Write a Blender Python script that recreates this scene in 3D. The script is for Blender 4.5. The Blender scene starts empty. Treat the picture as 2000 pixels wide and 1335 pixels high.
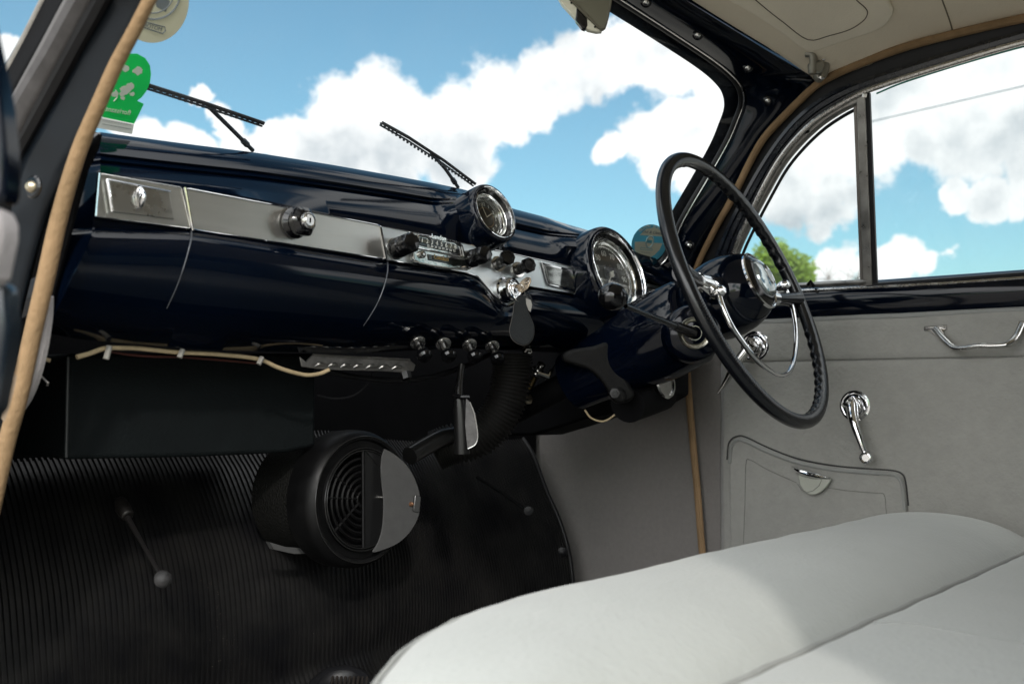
import bpy, bmesh, math, random
from mathutils import Vector, Matrix, noise
from mathutils.bvhtree import BVHTree
random.seed(7)
S = bpy.context.scene
COL = S.collection
R_ = math.radians
# ------------------------------------------------------------------ camera (eye at the origin, X across the car, Y to its nose, Z up)
FPX = 1944.0
yaw, pitch, roll = R_(40.3), R_(3.31), R_(0.5)
Fw = Vector((math.cos(yaw)*math.cos(pitch), math.sin(yaw)*math.cos(pitch), math.sin(pitch)))
R0 = Vector((math.sin(yaw), -math.cos(yaw), 0))
U0 = R0.cross(Fw)
Rt = R0*math.cos(roll) + U0*math.sin(roll)
Up = U0*math.cos(roll) - R0*math.sin(roll)
cam = bpy.data.cameras.new('camera'); camo = bpy.data.objects.new('camera', cam); COL.objects.link(camo)
camo.matrix_world = Matrix((Rt, Up, -Fw)).transposed().to_4x4()
cam.sensor_width = 36; cam.lens = FPX/2000*36; cam.clip_start = .02; cam.clip_end = 9000
cam.dof.use_dof = True; cam.dof.focus_distance = 1.5; cam.dof.aperture_fstop = 6.3
S.camera = camo
S.view_settings.view_transform = 'Standard'; S.view_settings.look = 'None'
S.view_settings.exposure = 0.58; S.view_settings.gamma = 1; S.view_settings.use_curve_mapping = False
S.render.engine = 'CYCLES'
try:
    S.cycles.use_denoising = True; S.cycles.max_bounces = 14; S.cycles.transparent_max_bounces = 24
    S.cycles.diffuse_bounces = 6; S.cycles.glossy_bounces = 5; S.cycles.sample_clamp_indirect = 8
except Exception: pass

def D(px, py): return Fw + Rt*((px-1000)/FPX) - Up*((py-667.5)/FPX)      # depth-normalised ray
def PD(px, py, depth): return D(px, py)*depth
def PXp(px, py, X): d = D(px, py); return d*(X/d.x)
def PYp(px, py, Y): d = D(px, py); return d*(Y/d.y)
def PPl(px, py, p0, n): d = D(px, py); return d*(p0.dot(n)/d.dot(n))
def proj(P): z = P.dot(Fw); return (1000+FPX*P.dot(Rt)/z, 667.5-FPX*P.dot(Up)/z)
def hit(px, py, f, lo=.1, hi=3.0, n=400):
    d = D(px, py); a = lo; fa = f(d*a)
    for i in range(n):
        b = lo+(hi-lo)*(i+1)/n; fb = f(d*b)
        if (fa < 0) != (fb < 0):
            for _ in range(30):
                m = (a+b)/2; fm = f(d*m)
                if (fm < 0) == (fa < 0): a = m
                else: b = m
            return d*((a+b)/2)
        a, fa = b, fb
    return d*1.5

# ------------------------------------------------------------------ world: physical sky with sunlit cumulus
SUN_EL, SUN_AZ = R_(31), R_(229)      # azimuth of the sun measured from +X towards +Y
SKY_S = 0.085
W = bpy.data.worlds.new('World'); S.world = W; W.use_nodes = True
nt = W.node_tree; N = nt.nodes; L = nt.links; N.clear()
def nd(t, **k):
    n = N.new(t)
    for a, b in k.items(): setattr(n, a, b)
    return n
def lk(a, b): L.new(a, b)
out = nd('ShaderNodeOutputWorld')
sky = nd('ShaderNodeTexSky', sky_type='NISHITA', sun_disc=False, sun_elevation=SUN_EL, sun_rotation=math.pi/2-SUN_AZ, air_density=1.0, dust_density=1.3, ozone_density=1.0)
bgs = nd('ShaderNodeBackground'); bgs.inputs[1].default_value = SKY_S; 
tint = nd('ShaderNodeMixRGB', blend_type='MULTIPLY'); tint.inputs[0].default_value = 1; tint.inputs[2].default_value = (.87, 1.18, 1.12, 1)
lk(sky.outputs[0], tint.inputs[1]); lk(tint.outputs[0], bgs.inputs[0])
tc = nd('ShaderNodeTexCoord')
def math_(op, a, b=None, clamp=False):
    m = nd('ShaderNodeMath', operation=op, use_clamp=clamp)
    for i, v in enumerate((a, b)):
        if v is None: continue
        if isinstance(v, (int, float)): m.inputs[i].default_value = v
        else: lk(v, m.inputs[i])
    return m.outputs[0]
def vmath(op, a, b):
    m = nd('ShaderNodeVectorMath', operation=op)
    for i, v in enumerate((a, b)):
        if isinstance(v, (tuple, Vector)): m.inputs[i].default_value = v
        elif isinstance(v, (int, float)): m.inputs['Scale'].default_value = v
        else: lk(v, m.inputs[i])
    return m
def wnoise(scale, detail, rough, vec, colour=False):
    n = nd('ShaderNodeTexNoise'); n.inputs['Scale'].default_value = scale; n.inputs['Detail'].default_value = detail; n.inputs['Roughness'].default_value = rough
    lk(vec, n.inputs['Vector']); return n.outputs['Color' if colour else 'Fac']
dirv = tc.outputs['Generated']
w1 = vmath('SUBTRACT', wnoise(9, 5, .6, dirv, True), (.5, .5, .5)).outputs[0]
w2 = vmath('SCALE', w1, .085); w2 = w2.outputs[0]
wd = vmath('ADD', dirv, w2).outputs[0]
# (px, py, radius px) of the cumulus heads seen from the car
CL = [(590,290,72),(650,240,90),(735,215,86),(820,250,105),(720,320,120),(900,235,95),(980,190,85),(900,310,80),(990,240,65),(1070,160,75),
      (1150,130,75),(1220,105,72),(1300,120,80),(1385,150,62),(1170,92,46),(1240,72,50),(560,330,70),(1050,215,50),
      (1190,285,42),(1260,262,66),(1330,245,75),(1410,250,70),(1450,330,70),(1290,325,48),(1360,350,45),
      (500,280,40),(420,215,26),(395,178,24),(440,250,30),(300,265,50),(240,245,45),(360,285,52),(450,300,45),(505,163,9),
      (1560,290,110),(1660,250,130),(1550,370,60),(1630,385,60),(1850,160,130),(1980,200,150),(1780,250,90),(1900,270,115),(2030,320,90),(1740,130,80),
      (1860,380,40),(1930,390,48),(1990,380,45),(1640,505,52),(1600,535,46),(1700,520,46),(1760,490,44),(1800,515,36),(1855,502,26),(1740,545,46),
      (60,150,50),(20,110,40)]
acc = None
for (px, py, r) in CL:
    c = D(px, py).normalized(); rad = r/FPX
    dist = vmath('DISTANCE', wd, c).outputs['Value']
    mr = nd('ShaderNodeMapRange'); mr.clamp = True
    mr.inputs[1].default_value = 0; mr.inputs[2].default_value = rad*1.24; mr.inputs[3].default_value = 1; mr.inputs[4].default_value = 0
    lk(dist, mr.inputs[0])
    acc = mr.outputs[0] if acc is None else math_('MAXIMUM', acc, mr.outputs[0])
nz = wnoise(22, 11, .68, dirv)
field = math_('ADD', acc, math_('MULTIPLY', math_('SUBTRACT', nz, .5), .80))
# the sky out of the picture: large broken cumulus
gen = wnoise(2.6, 7, .58, dirv)
dot = vmath('DOT_PRODUCT', dirv, tuple(Fw)).outputs['Value']
msk = nd('ShaderNodeMapRange'); msk.inputs[1].default_value = .84; msk.inputs[2].default_value = .74; msk.inputs[3].default_value = 0; msk.inputs[4].default_value = 1; lk(dot, msk.inputs[0])
genm = math_('MULTIPLY', math_('MULTIPLY', math_('SUBTRACT', gen, .40), 4.5, ), msk.outputs[0])
field = math_('MAXIMUM', field, genm)
mrc = nd('ShaderNodeMapRange', interpolation_type='SMOOTHSTEP'); mrc.inputs[1].default_value = .20; mrc.inputs[2].default_value = .43; lk(field, mrc.inputs[0])
# cloud shading: thick middles and lower sides greyer
GB = [(1560,400,70),(1640,400,60),(1880,300,90),(1980,310,100),(1780,300,60),(1750,190,60),(900,320,60),(640,320,80),(1600,535,40),(760,310,60),(1930,395,40),(1990,240,50)]
ga = None
for (px, py, r) in GB:
    c = D(px, py).normalized(); dist = vmath('DISTANCE', wd, c).outputs['Value']
    mr = nd('ShaderNodeMapRange', interpolation_type='SMOOTHSTEP'); mr.inputs[1].default_value = 0; mr.inputs[2].default_value = r/FPX*1.5; mr.inputs[3].default_value = 1; mr.inputs[4].default_value = 0
    lk(dist, mr.inputs[0]); ga = mr.outputs[0] if ga is None else math_('MAXIMUM', ga, mr.outputs[0])
up = vmath('ADD', dirv, (0, 0, .022)).outputs[0]
emb = math_('ADD', math_('MULTIPLY', math_('SUBTRACT', wnoise(12, 6, .55, up), wnoise(12, 6, .55, dirv)), 2.3), math_('MULTIPLY', math_('SUBTRACT', wnoise(5, 5, .6, dirv), .52), .9))
gfac = math_('ADD', math_('MULTIPLY', ga, .60), emb, True)
cc = nd('ShaderNodeMixRGB'); cc.inputs[1].default_value = (1.0, 1.0, 1.0, 1); cc.inputs[2].default_value = (.43, .49, .54, 1); lk(gfac, cc.inputs[0])
bgc = nd('ShaderNodeBackground'); lk(cc.outputs[0], bgc.inputs[0])
# clouds glow brighter towards the sun
CLOUD_S = .80
sund = Vector((math.cos(SUN_AZ)*math.cos(SUN_EL), math.sin(SUN_AZ)*math.cos(SUN_EL), math.sin(SUN_EL)))
sd = vmath('DOT_PRODUCT', dirv, tuple(sund)).outputs['Value']
sm = nd('ShaderNodeMapRange', interpolation_type='SMOOTHSTEP'); sm.inputs[1].default_value = .0; sm.inputs[2].default_value = 1; sm.inputs[3].default_value = CLOUD_S; sm.inputs[4].default_value = 4.0; lk(sd, sm.inputs[0])
lk(sm.outputs[0], bgc.inputs[1])
mix = nd('ShaderNodeMixShader'); lk(mrc.outputs[0], mix.inputs[0]); lk(bgs.outputs[0], mix.inputs[1]); lk(bgc.outputs[0], mix.inputs[2])
lk(mix.outputs[0], out.inputs[0])
try: W.cycles.sampling_method = 'MANUAL'; W.cycles.sample_map_resolution = 1024
except Exception: pass
sl = bpy.data.lights.new('sun', 'SUN'); sl.energy = 1.15; sl.angle = R_(2.5); sl.color = (1, .95, .88)
so = bpy.data.objects.new('sun', sl); COL.objects.link(so); so.rotation_euler = (-sund).to_track_quat('-Z', 'Y').to_euler()

# ------------------------------------------------------------------ materials
MATS = {}
def mat(name, col, rough=.5, metal=0, coat=0, bump=0, bscale=60, var=.0, vscale=8, rvar=.0, spec=.5, sheen=0, kind='noise', col2=None, stretch=None, trans=0, emis=0, bdist=.002):
    if name in MATS: return MATS[name]
    m = bpy.data.materials.new(name); m.use_nodes = True; t = m.node_tree; b = t.nodes['Principled BSDF']
    b.inputs['Base Color'].default_value = (*col, 1); b.inputs['Roughness'].default_value = rough; b.inputs['Metallic'].default_value = metal
    b.inputs['Coat Weight'].default_value = coat; b.inputs['Coat Roughness'].default_value = .09; b.inputs['Specular IOR Level'].default_value = spec
    b.inputs['Sheen Weight'].default_value = sheen; b.inputs['Sheen Roughness'].default_value = .5
    tcn = t.nodes.new('ShaderNodeTexCoord'); mp = t.nodes.new('ShaderNodeMapping'); t.links.new(tcn.outputs['Object'], mp.inputs[0])
    if stretch: mp.inputs['Scale'].default_value = stretch
    n1 = t.nodes.new('ShaderNodeTexNoise'); n1.inputs['Scale'].default_value = vscale; n1.inputs['Detail'].default_value = 6; n1.inputs['Roughness'].default_value = .6; t.links.new(mp.outputs[0], n1.inputs[0])
    if var or col2:
        c2 = col2 or tuple(min(1, c*(1+var)) for c in col); c1 = col if col2 else tuple(c*(1-var) for c in col)
        r = t.nodes.new('ShaderNodeValToRGB'); r.color_ramp.elements[0].position = .32; r.color_ramp.elements[1].position = .68
        r.color_ramp.elements[0].color = (*c1, 1); r.color_ramp.elements[1].color = (*c2, 1)
        t.links.new(n1.outputs[0], r.inputs[0]); t.links.new(r.outputs[0], b.inputs['Base Color'])
    if rvar:
        mr = t.nodes.new('ShaderNodeMapRange'); mr.inputs[3].default_value = max(0, rough-rvar); mr.inputs[4].default_value = rough+rvar
        mr.inputs[1].default_value = .3; mr.inputs[2].default_value = .7; t.links.new(n1.outputs[0], mr.inputs[0]); t.links.new(mr.outputs[0], b.inputs['Roughness'])
    if bump:
        if kind == 'voronoi':
            n2 = t.nodes.new('ShaderNodeTexVoronoi'); n2.inputs['Scale'].default_value = bscale; o = n2.outputs['Distance']
        else:
            n2 = t.nodes.new('ShaderNodeTexNoise'); n2.inputs['Scale'].default_value = bscale; n2.inputs['Detail'].default_value = 4; o = n2.outputs[0]
        t.links.new(mp.outputs[0], n2.inputs[0])
        bp = t.nodes.new('ShaderNodeBump'); bp.inputs['Strength'].default_value = bump; bp.inputs['Distance'].default_value = bdist
        t.links.new(o, bp.inputs['Height']); t.links.new(bp.outputs[0], b.inputs['Normal'])
    MATS[name] = m; return m
navy = mat('navy_gloss_paint', (.0007, .0022, .0062), .2, 0, .62, spec=.0, var=.25, vscale=5, rvar=.04, bump=.006, bscale=9)
navym = mat('navy_paint_dull', (.0042, .0065, .0095), .4, 0, .1, spec=.25, var=.25, vscale=12, rvar=.1)
chrome = mat('chrome', (.78, .78, .79), .07, 1, rvar=.04, vscale=40)
chromed = mat('worn_chrome', (.55, .54, .52), .2, 1, rvar=.1, vscale=60, var=.12)
alu = mat('brushed_aluminium', (.66, .645, .615), .36, 1, bump=.08, bscale=160, stretch=(1, 1, 14), var=.05, vscale=5, rvar=.03, bdist=.0006)
patt = mat('patterned_metal', (.72, .75, .76), .42, 1, bump=.35, bscale=650, kind='voronoi', rvar=.08, bdist=.0004)
blk = mat('black_bakelite', (.003, .003, .0035), .16, 0, 0, rvar=.08, vscale=30)
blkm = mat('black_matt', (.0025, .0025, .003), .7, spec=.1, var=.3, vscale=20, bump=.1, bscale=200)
rub = mat('black_rubber', (.007, .007, .008), .45, spec=.3, bump=.15, bscale=180, var=.3, vscale=25)
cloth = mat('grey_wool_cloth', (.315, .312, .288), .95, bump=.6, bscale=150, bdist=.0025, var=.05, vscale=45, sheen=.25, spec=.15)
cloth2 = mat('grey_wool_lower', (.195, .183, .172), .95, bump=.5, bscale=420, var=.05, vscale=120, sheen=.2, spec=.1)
seatm = mat('seat_wool_cloth', (.365, .376, .355), .95, bump=.55, bscale=170, bdist=.0022, var=.03, vscale=9, sheen=.2, spec=.1)
pipe = mat('seat_piping', (.27, .275, .26), .9, bump=.4, bscale=400, var=.06)
head = mat('headliner_cloth', (.76, .68, .54), .95, bump=.3, bscale=380, var=.05, vscale=5, spec=.1)
tan = mat('tan_windlace', (.215, .142, .076), .85, bump=.9, bscale=200, col2=(.280, .182, .098), vscale=30, stretch=(1, 1, .6), spec=.2)
carp = mat('dark_carpet', (.03, .03, .03), .95, bump=.8, bscale=300, var=.3)
galv = mat('galvanised_steel', (.22, .21, .20), .5, .7, var=.3, vscale=70, rvar=.12)
cast = mat('crackle_casting', (.006, .0058, .0058), .55,  .2, bump=.5, bscale=500, var=.3, vscale=80, spec=.2)
flock = mat('grey_felt_edge', (.30, .28, .28), .95, bump=.6, bscale=300, var=.1)
crm = mat('cream_cable', (.36, .28, .17), .5, var=.15, vscale=50)
brs = mat('brass', (.45, .30, .13), .35, 1, var=.2, vscale=60)
leather = mat('black_leather', (.006, .008, .009), .5, spec=.3, bump=.6, bscale=700, kind='voronoi', var=.2, bdist=.001)
whitep = mat('white_print', (.75, .75, .70), .5, var=.05)
oldchrome = mat('bright_steel_trim', (.52, .505, .48), .24, 1, bump=.25, bscale=240, rvar=.12, vscale=60, var=.15)
dirt = mat('ground_gravel', (.30, .28, .25), .95, var=.25, vscale=3, bump=.5, bscale=30, bdist=.02)
def glass(name, tint, fr=1.0, dirtv=0.0):    # thin pane: transparent with a reflecting front and a film of dust
    m = bpy.data.materials.new(name); m.use_nodes = True; t = m.node_tree; t.nodes.clear()
    o = t.nodes.new('ShaderNodeOutputMaterial'); tr = t.nodes.new('ShaderNodeBsdfTransparent'); tr.inputs[0].default_value = (*tint, 1)
    g = t.nodes.new('ShaderNodeBsdfGlossy'); g.inputs['Roughness'].default_value = .02
    f = t.nodes.new('ShaderNodeFresnel'); f.inputs[0].default_value = 1.45
    mm = t.nodes.new('ShaderNodeMath'); mm.operation = 'MULTIPLY'; mm.inputs[1].default_value = fr; t.links.new(f.outputs[0], mm.inputs[0])
    ge = t.nodes.new('ShaderNodeNewGeometry'); m1 = t.nodes.new('ShaderNodeMath'); m1.operation = 'SUBTRACT'; m1.inputs[0].default_value = 1; t.links.new(ge.outputs['Backfacing'], m1.inputs[1])
    m2 = t.nodes.new('ShaderNodeMath'); m2.operation = 'MULTIPLY'; t.links.new(mm.outputs[0], m2.inputs[0]); t.links.new(m1.outputs[0], m2.inputs[1]); mm = m2
    mx = t.nodes.new('ShaderNodeMixShader'); t.links.new(mm.outputs[0], mx.inputs[0]); t.links.new(tr.outputs[0], mx.inputs[1]); t.links.new(g.outputs[0], mx.inputs[2])
    if dirtv:
        tcn = t.nodes.new('ShaderNodeTexCoord'); nz = t.nodes.new('ShaderNodeTexNoise'); nz.inputs['Scale'].default_value = 5; nz.inputs['Detail'].default_value = 9; nz.inputs['Roughness'].default_value = .75; t.links.new(tcn.outputs['Object'], nz.inputs[0])
        r = t.nodes.new('ShaderNodeMapRange'); r.inputs[1].default_value = .40; r.inputs[2].default_value = .80; r.inputs[3].default_value = dirtv*.25; r.inputs[4].default_value = dirtv*2; t.links.new(nz.outputs[0], r.inputs[0])
        df = t.nodes.new('ShaderNodeBsdfTranslucent'); df.inputs[0].default_value = (.7, .72, .72, 1); m3 = t.nodes.new('ShaderNodeMixShader'); t.links.new(r.outputs[0], m3.inputs[0]); t.links.new(mx.outputs[0], m3.inputs[1]); t.links.new(df.outputs[0], m3.inputs[2]); mx = m3
    t.links.new(mx.outputs[0], o.inputs[0]); return m
wglass = glass('window_glass', (.965, .985, .98), .5, .03)
dglass = glass('dial_glass', (.95, .95, .95), 1.6)

# ------------------------------------------------------------------ geometry helpers
def cr(pts, n=8, closed=False):
    P = [Vector(p) for p in pts]; o = []; m = len(P)
    for i in range(m if closed else m-1):
        p0 = P[(i-1) % m] if closed or i > 0 else P[0]*2-P[1]
        p1 = P[i]; p2 = P[(i+1) % m]; p3 = P[(i+2) % m] if closed or i+2 < m else P[-1]*2-P[-2]
        for k in range(n):
            t = k/n
            o.append(.5*((2*p1)+(p2-p0)*t+(2*p0-5*p1+4*p2-p3)*t*t+(3*p1-p0-3*p2+p3)*t**3))
    if not closed: o.append(P[-1])
    return o
def frame(a):
    a = Vector(a).normalized(); u = Vector((0, 0, 1)).cross(a)
    if u.length < .05: u = Vector((0, 1, 0)).cross(a)
    u.normalize(); return u, a.cross(u), a           # u across, v up-ish
class G:
    def __init__(s): s.v = []; s.f = []
    def add(s, v, f):
        b = len(s.v); s.v += [Vector(x) for x in v]; s.f += [tuple(i+b for i in q) for q in f]
    def box(s, c, size, M=None):
        c = Vector(c); h = [x/2 for x in size]; v = []
        for x in (-1, 1):
            for y in (-1, 1):
                for z in (-1, 1):
                    p = Vector((x*h[0], y*h[1], z*h[2])); v.append(c+(M @ p if M else p))
        s.add(v, [(0,1,3,2),(4,6,7,5),(0,4,5,1),(2,3,7,6),(0,2,6,4),(1,5,7,3)]); return s
    def tube(s, pts, r, seg=10, closed=False, cap=True, mod=None):
        pts = [Vector(p) for p in pts]; n = len(pts); v = []; u = None
        for i, p in enumerate(pts):
            a = pts[(i+1) % n] if closed or i+1 < n else p; b = pts[i-1] if closed or i > 0 else p
            t = (a-b).normalized()
            if u is None: u = frame(t)[0]
            u = (u-t*u.dot(t)).normalized(); w = t.cross(u)
            rr = r[i] if isinstance(r, (list, tuple)) else r
            for k in range(seg):
                th = 2*math.pi*k/seg; q = rr*(mod(i, th) if mod else 1)
                v.append(p+u*math.cos(th)*q+w*math.sin(th)*q)
        f = []
        for i in range(n if closed else n-1):
            j = (i+1) % n
            for k in range(seg): f.append((i*seg+k, i*seg+(k+1) % seg, j*seg+(k+1) % seg, j*seg+k))
        if cap and not closed:
            f.append(tuple(range(seg))[::-1]); f.append(tuple((n-1)*seg+k for k in range(seg)))
        s.add(v, f); return s
    def lathe(s, prof, o, ax, seg=40, flut=None, sx=1, sy=1, cap=True):      # prof: (distance along ax, radius)
        u, w, a = frame(ax); o = Vector(o); v = []; n = len(prof)
        for i, (t, r) in enumerate(prof):
            for k in range(seg):
                th = 2*math.pi*k/seg; q = r*(flut(th, i) if flut else 1)
                v.append(o+a*t+u*math.cos(th)*q*sx+w*math.sin(th)*q*sy)
        f = []
        for i in range(n-1):
            for k in range(seg): f.append((i*seg+k, i*seg+(k+1) % seg, (i+1)*seg+(k+1) % seg, (i+1)*seg+k))
        if cap:
            f.append(tuple(range(seg))[::-1]); f.append(tuple((n-1)*seg+k for k in range(seg)))
        s.add(v, f); return s
    def grid(s, rows, closeu=False):
        n = len(rows[0]); f = []
        for i in range(len(rows)-1):
            for k in range(n if closeu else n-1): f.append((i*n+k, i*n+(k+1) % n, (i+1)*n+(k+1) % n, (i+1)*n+k))
        s.add([p for r in rows for p in r], f); return s
    def prism(s, pts, d):                    # flat outline pushed by vector d
        n = len(pts); d = Vector(d); pts = [Vector(p) for p in pts]
        s.add(pts+[p+d for p in pts], [tuple(range(n))[::-1], tuple(range(n, 2*n))]+[(i, (i+1) % n, (i+1) % n+n, i+n) for i in range(n)]); return s
    def build(s, name, m, parent=None, bevel=0, sharp=35, solid=0, seg=2, subd=0, off=0):
        me = bpy.data.meshes.new(name); o = bpy.data.objects.new(name, me); COL.objects.link(o)
        base = Vector((0, 0, 0)); q = parent
        while q is not None: base = base+q.location; q = q.parent
        me.from_pydata([tuple(p-base) for p in s.v], [], s.f); me.update()
        bm = bmesh.new(); bm.from_mesh(me); bmesh.ops.remove_doubles(bm, verts=bm.verts, dist=1e-6)
        bmesh.ops.recalc_face_normals(bm, faces=bm.faces); bm.to_mesh(me); bm.free()
        me.materials.append(m)
        me.shade_smooth()
        try: me.set_sharp_from_angle(angle=R_(sharp))
        except Exception: pass
        if solid: md = o.modifiers.new('t', 'SOLIDIFY'); md.thickness = solid; md.offset = off
        if bevel: md = o.modifiers.new('b', 'BEVEL'); md.width = bevel; md.segments = seg; md.limit_method = 'ANGLE'; md.angle_limit = R_(40); md.harden_normals = False
        if subd: md = o.modifiers.new('s', 'SUBSURF'); md.levels = subd; md.render_levels = subd
        if parent: o.parent = parent
        return o
def thing(name, label, cat, loc=(0, 0, 0), group=None):
    o = bpy.data.objects.new(name, None); COL.objects.link(o); o.location = loc; o['label'] = label; o['category'] = cat; o.empty_display_size = .05
    if group: o['group'] = group
    return o
def tag(o, label, cat, group=None, kind=None):
    if label: o['label'] = label
    if cat: o['category'] = cat
    if group: o['group'] = group
    if kind: o['kind'] = kind
    return o
def copy_thing(o, shift, label=None):
    c = o.copy(); COL.objects.link(c); c.location = o.location+Vector(shift)
    if label: c['label'] = label
    for ch in list(o.children):
        d = ch.copy(); COL.objects.link(d); d.parent = c
        for g in list(ch.children):
            e = g.copy(); COL.objects.link(e); e.parent = d
    return c
def copy_part(o, shift, parent):
    d = o.copy(); COL.objects.link(d); d.parent = parent; d.location = o.location+Vector(shift)
    for g in list(o.children):
        e = g.copy(); COL.objects.link(e); e.parent = d
    return d
def text(name, body, size, o, xd, yd, m, parent, ext=.0002, mirror=False, bold=0):
    c = bpy.data.curves.new(name, 'FONT'); c.body = body; c.size = size; c.extrude = ext; c.align_x = 'CENTER'; c.align_y = 'CENTER'; c.offset = bold
    t = bpy.data.objects.new(name, c); COL.objects.link(t); c.materials.append(m)
    xd = Vector(xd).normalized(); yd = Vector(yd); yd = (yd-xd*yd.dot(xd)).normalized(); zd = xd.cross(yd)
    base = Vector((0, 0, 0)); q = parent
    while q is not None: base = base+q.location; q = q.parent
    if mirror: xd = -xd
    M = Matrix((xd, yd, zd)).transposed().to_4x4(); M.translation = Vector(o)-base
    t.matrix_world = Matrix.Identity(4); bpy.context.view_layer.update()
    me = bpy.data.meshes.new_from_object(t.evaluated_get(bpy.context.evaluated_depsgraph_get())); me.name = name
    bpy.data.objects.remove(t); t = bpy.data.objects.new(name, me); COL.objects.link(t)
    t.parent = parent; t.matrix_local = M; return t
def bvh_of(g): return BVHTree.FromPolygons([tuple(p) for p in g.v], g.f)
def on(b, px, py, lift=0.0):
    d = D(px, py).normalized(); h = b.ray_cast(Vector((0, 0, 0)), d)
    if h[0] is None: return None
    return h[0]-d*lift
def lerp(a, b, t): return a+(b-a)*t
def interp(xs, ys, x):
    if x <= xs[0]: return ys[0]
    for i in range(len(xs)-1):
        if x <= xs[i+1]: return lerp(ys[i], ys[i+1], (x-xs[i])/(xs[i+1]-xs[i]))
    return ys[-1]
def cloned_ring(c, n, r, k=48):
    u, w, a = frame(n); return [Vector(c)+u*math.cos(2*math.pi*i/k)*r+w*math.sin(2*math.pi*i/k)*r for i in range(k)]

# ================================================================== SETTING
GZ = -.95
g = G(); NN = 40
for ring in range(1): pass
g.add([(-4000, -4000, GZ), (4000, -4000, GZ), (4000, 4000, GZ), (-4000, 4000, GZ)], [(0, 1, 2, 3)])
tag(g.build('ground', dirt), 'pale gravel ground under and around the car', 'ground', kind='structure')

# leaning glass surface of the windscreen
def ws_y(X, z): return 1.005+.13*(1-((X-1.07)/.56)**2*(1 if X > 1.07 else .25))-.71*(z-.266)
def ws_f(off=0.0): return lambda P: P.y-ws_y(P.x, P.z)-off
def WS(px, py, off=0.0): return hit(px, py, ws_f(off))
# right-hand door: upper half leans inboard
DK = .30
def dx(z): return 1.70-DK*max(0.0, z-.20)
def DU(px, py, off=0.0): return hit(px, py, lambda P: P.x-(1.70-off)+DK*max(0.0, P.z-.20))

# ================================================================== CAR BODY
body = thing('vintage_car', 'dark navy car body shell round the cabin, with windscreen pillar, header and beige roof lining', 'car body', (1.1, .6, GZ))
# --- bulkhead, floor pan, tunnel side
g = G(); g.box((1.1, 1.46, -.1), (1.4, .02, 1.0)); g.box((1.08, .55, -.62), (1.34, 1.9, .02)); g.build('bulkhead', blkm, body)
# --- kick panel (right)
kp = [(1.715, y, z) for (y, z) in ((.985, .15), (1.45, .15), (1.45, -.60), (.96, -.60))]
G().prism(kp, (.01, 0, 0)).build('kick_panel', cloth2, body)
# --- right post inner cloth strip between windlace and the door card
wl = [(1376,1120),(1370,1060),(1362,960),(1352,850),(1343,740),(1340,660),(1350,570),(1359,522),(1397,445),(1429,389),(1467,312),(1495,266),(1537,221),(1558,200),(1595,166),(1650,137),(1750,98),(1850,70),(2000,36),(2150,10)]
wp = [DU(x, y, .005) if y < 600 else PXp(x, y, 1.695) for x, y in wl]
G().tube(cr(wp, 6), .0068, 10).build('windlace', tan, body)
wo = cr(wp, 4)
# --- windscreen pillar and header as one lofted skin
gl = [(1262,505),(1275,516),(1286,514),(1300,494),(1327,431),(1380,340),(1415,277),(1432,237),(1443,205),(1441,180),(1428,158),(1390,125),(1300,65),(1195,-2),(1080,-75),(940,-165)]
ed = [(1330,640),(1345,600),(1358,540),(1366,508),(1397,445),(1440,365),(1470,306),(1495,266),(1537,221),(1575,185),(1585,158),(1578,146),(1500,100),(1330,-5),(1210,-78),(1060,-172)]
rows = [[], [], [], [], [], []]
A = cr([WS(x, y) for x, y in gl], 5)
def FZ(X): return interp([.42, .55, .8, 1.1, 1.321, 1.4, 1.51, 1.573, 1.6], [.53, .58, .635, .650, .626, .609, .581, .558, .540], X)
def FY(X): return interp([.42, .55, .8, 1.1, 1.321, 1.4, 1.51, 1.573, 1.6, 1.62], [.68, .71, .765, .80, .782, .763, .728, .703, .69, .68], X)-.004
def edp(x, y, i):
    if i <= 9: return DU(x, y, .004)
    return hit(x, y, lambda P: P.y-FY(P.x)) if i > 11 else DU(x, y, .012)
B = cr([edp(x, y, i) for i, (x, y) in enumerate(ed)], 5)
g = G(); prof = [0, .12, .3, .55, .8, 1.0]; rr = [[] for _ in prof]
for a, b in zip(A, B):
    inward = Vector((-.55, -.6, -.25)).normalized()
    for k, t in enumerate(prof):
        rr[k].append(a.lerp(b, t)+inward*(.014*math.sin(math.pi*min(1, t*1.0))))
g.grid(rr)
back = [b+Vector((.03, .02, .03)) for b in B]
g.grid([rr[-1], back]); g.build('windscreen_frame', navy, body, sharp=50)
pil_b = bvh_of(g)
seal = G().tube([p+Vector((-.004, -.006, 0)) for p in A], .0048, 8); seal.build('windscreen_seal', rub, body)
G().tube([p+Vector((-.007, -.013, -.002)) for p in A], .0013, 6).build('seal_bead', chromed, body)
# outer skin behind the pillar so that no light leaks through
g = G(); g.grid([[a+Vector((.0, .03, 0)) for a in A], [b+Vector((.05, .10, .02)) for b in B], [b+Vector((.06, .0, .02)) for b in B]]); g.build('outer_pillar', navy, body)
# dash top right corner filler below the pillar
# --- screws on pillar and header
scr = [(1262,4,1),(1363,68,1),(1461,132,1),(1500,196,1),(1346,479,1)]
first = None
for (x, y, _) in scr:
    p = on(pil_b, x, y)
    if p is None: continue
    n = (Vector((0, 0, 0))-p).normalized()
    if first is None:
        gg = G(); gg.lathe([(0, .0085), (.0015, .009), (.003, .007), (.0035, .0062)], p, n, 20); first = gg.build('screw_cup', blk, body)
        base0 = p
        h = G(); h.lathe([(.003, .0052), (.0045, .0046), (.0058, .0028), (.006, .0005)], p, n, 16); h.build('screw', chromed, first)
    else: copy_part(first, p-base0, body)
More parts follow.
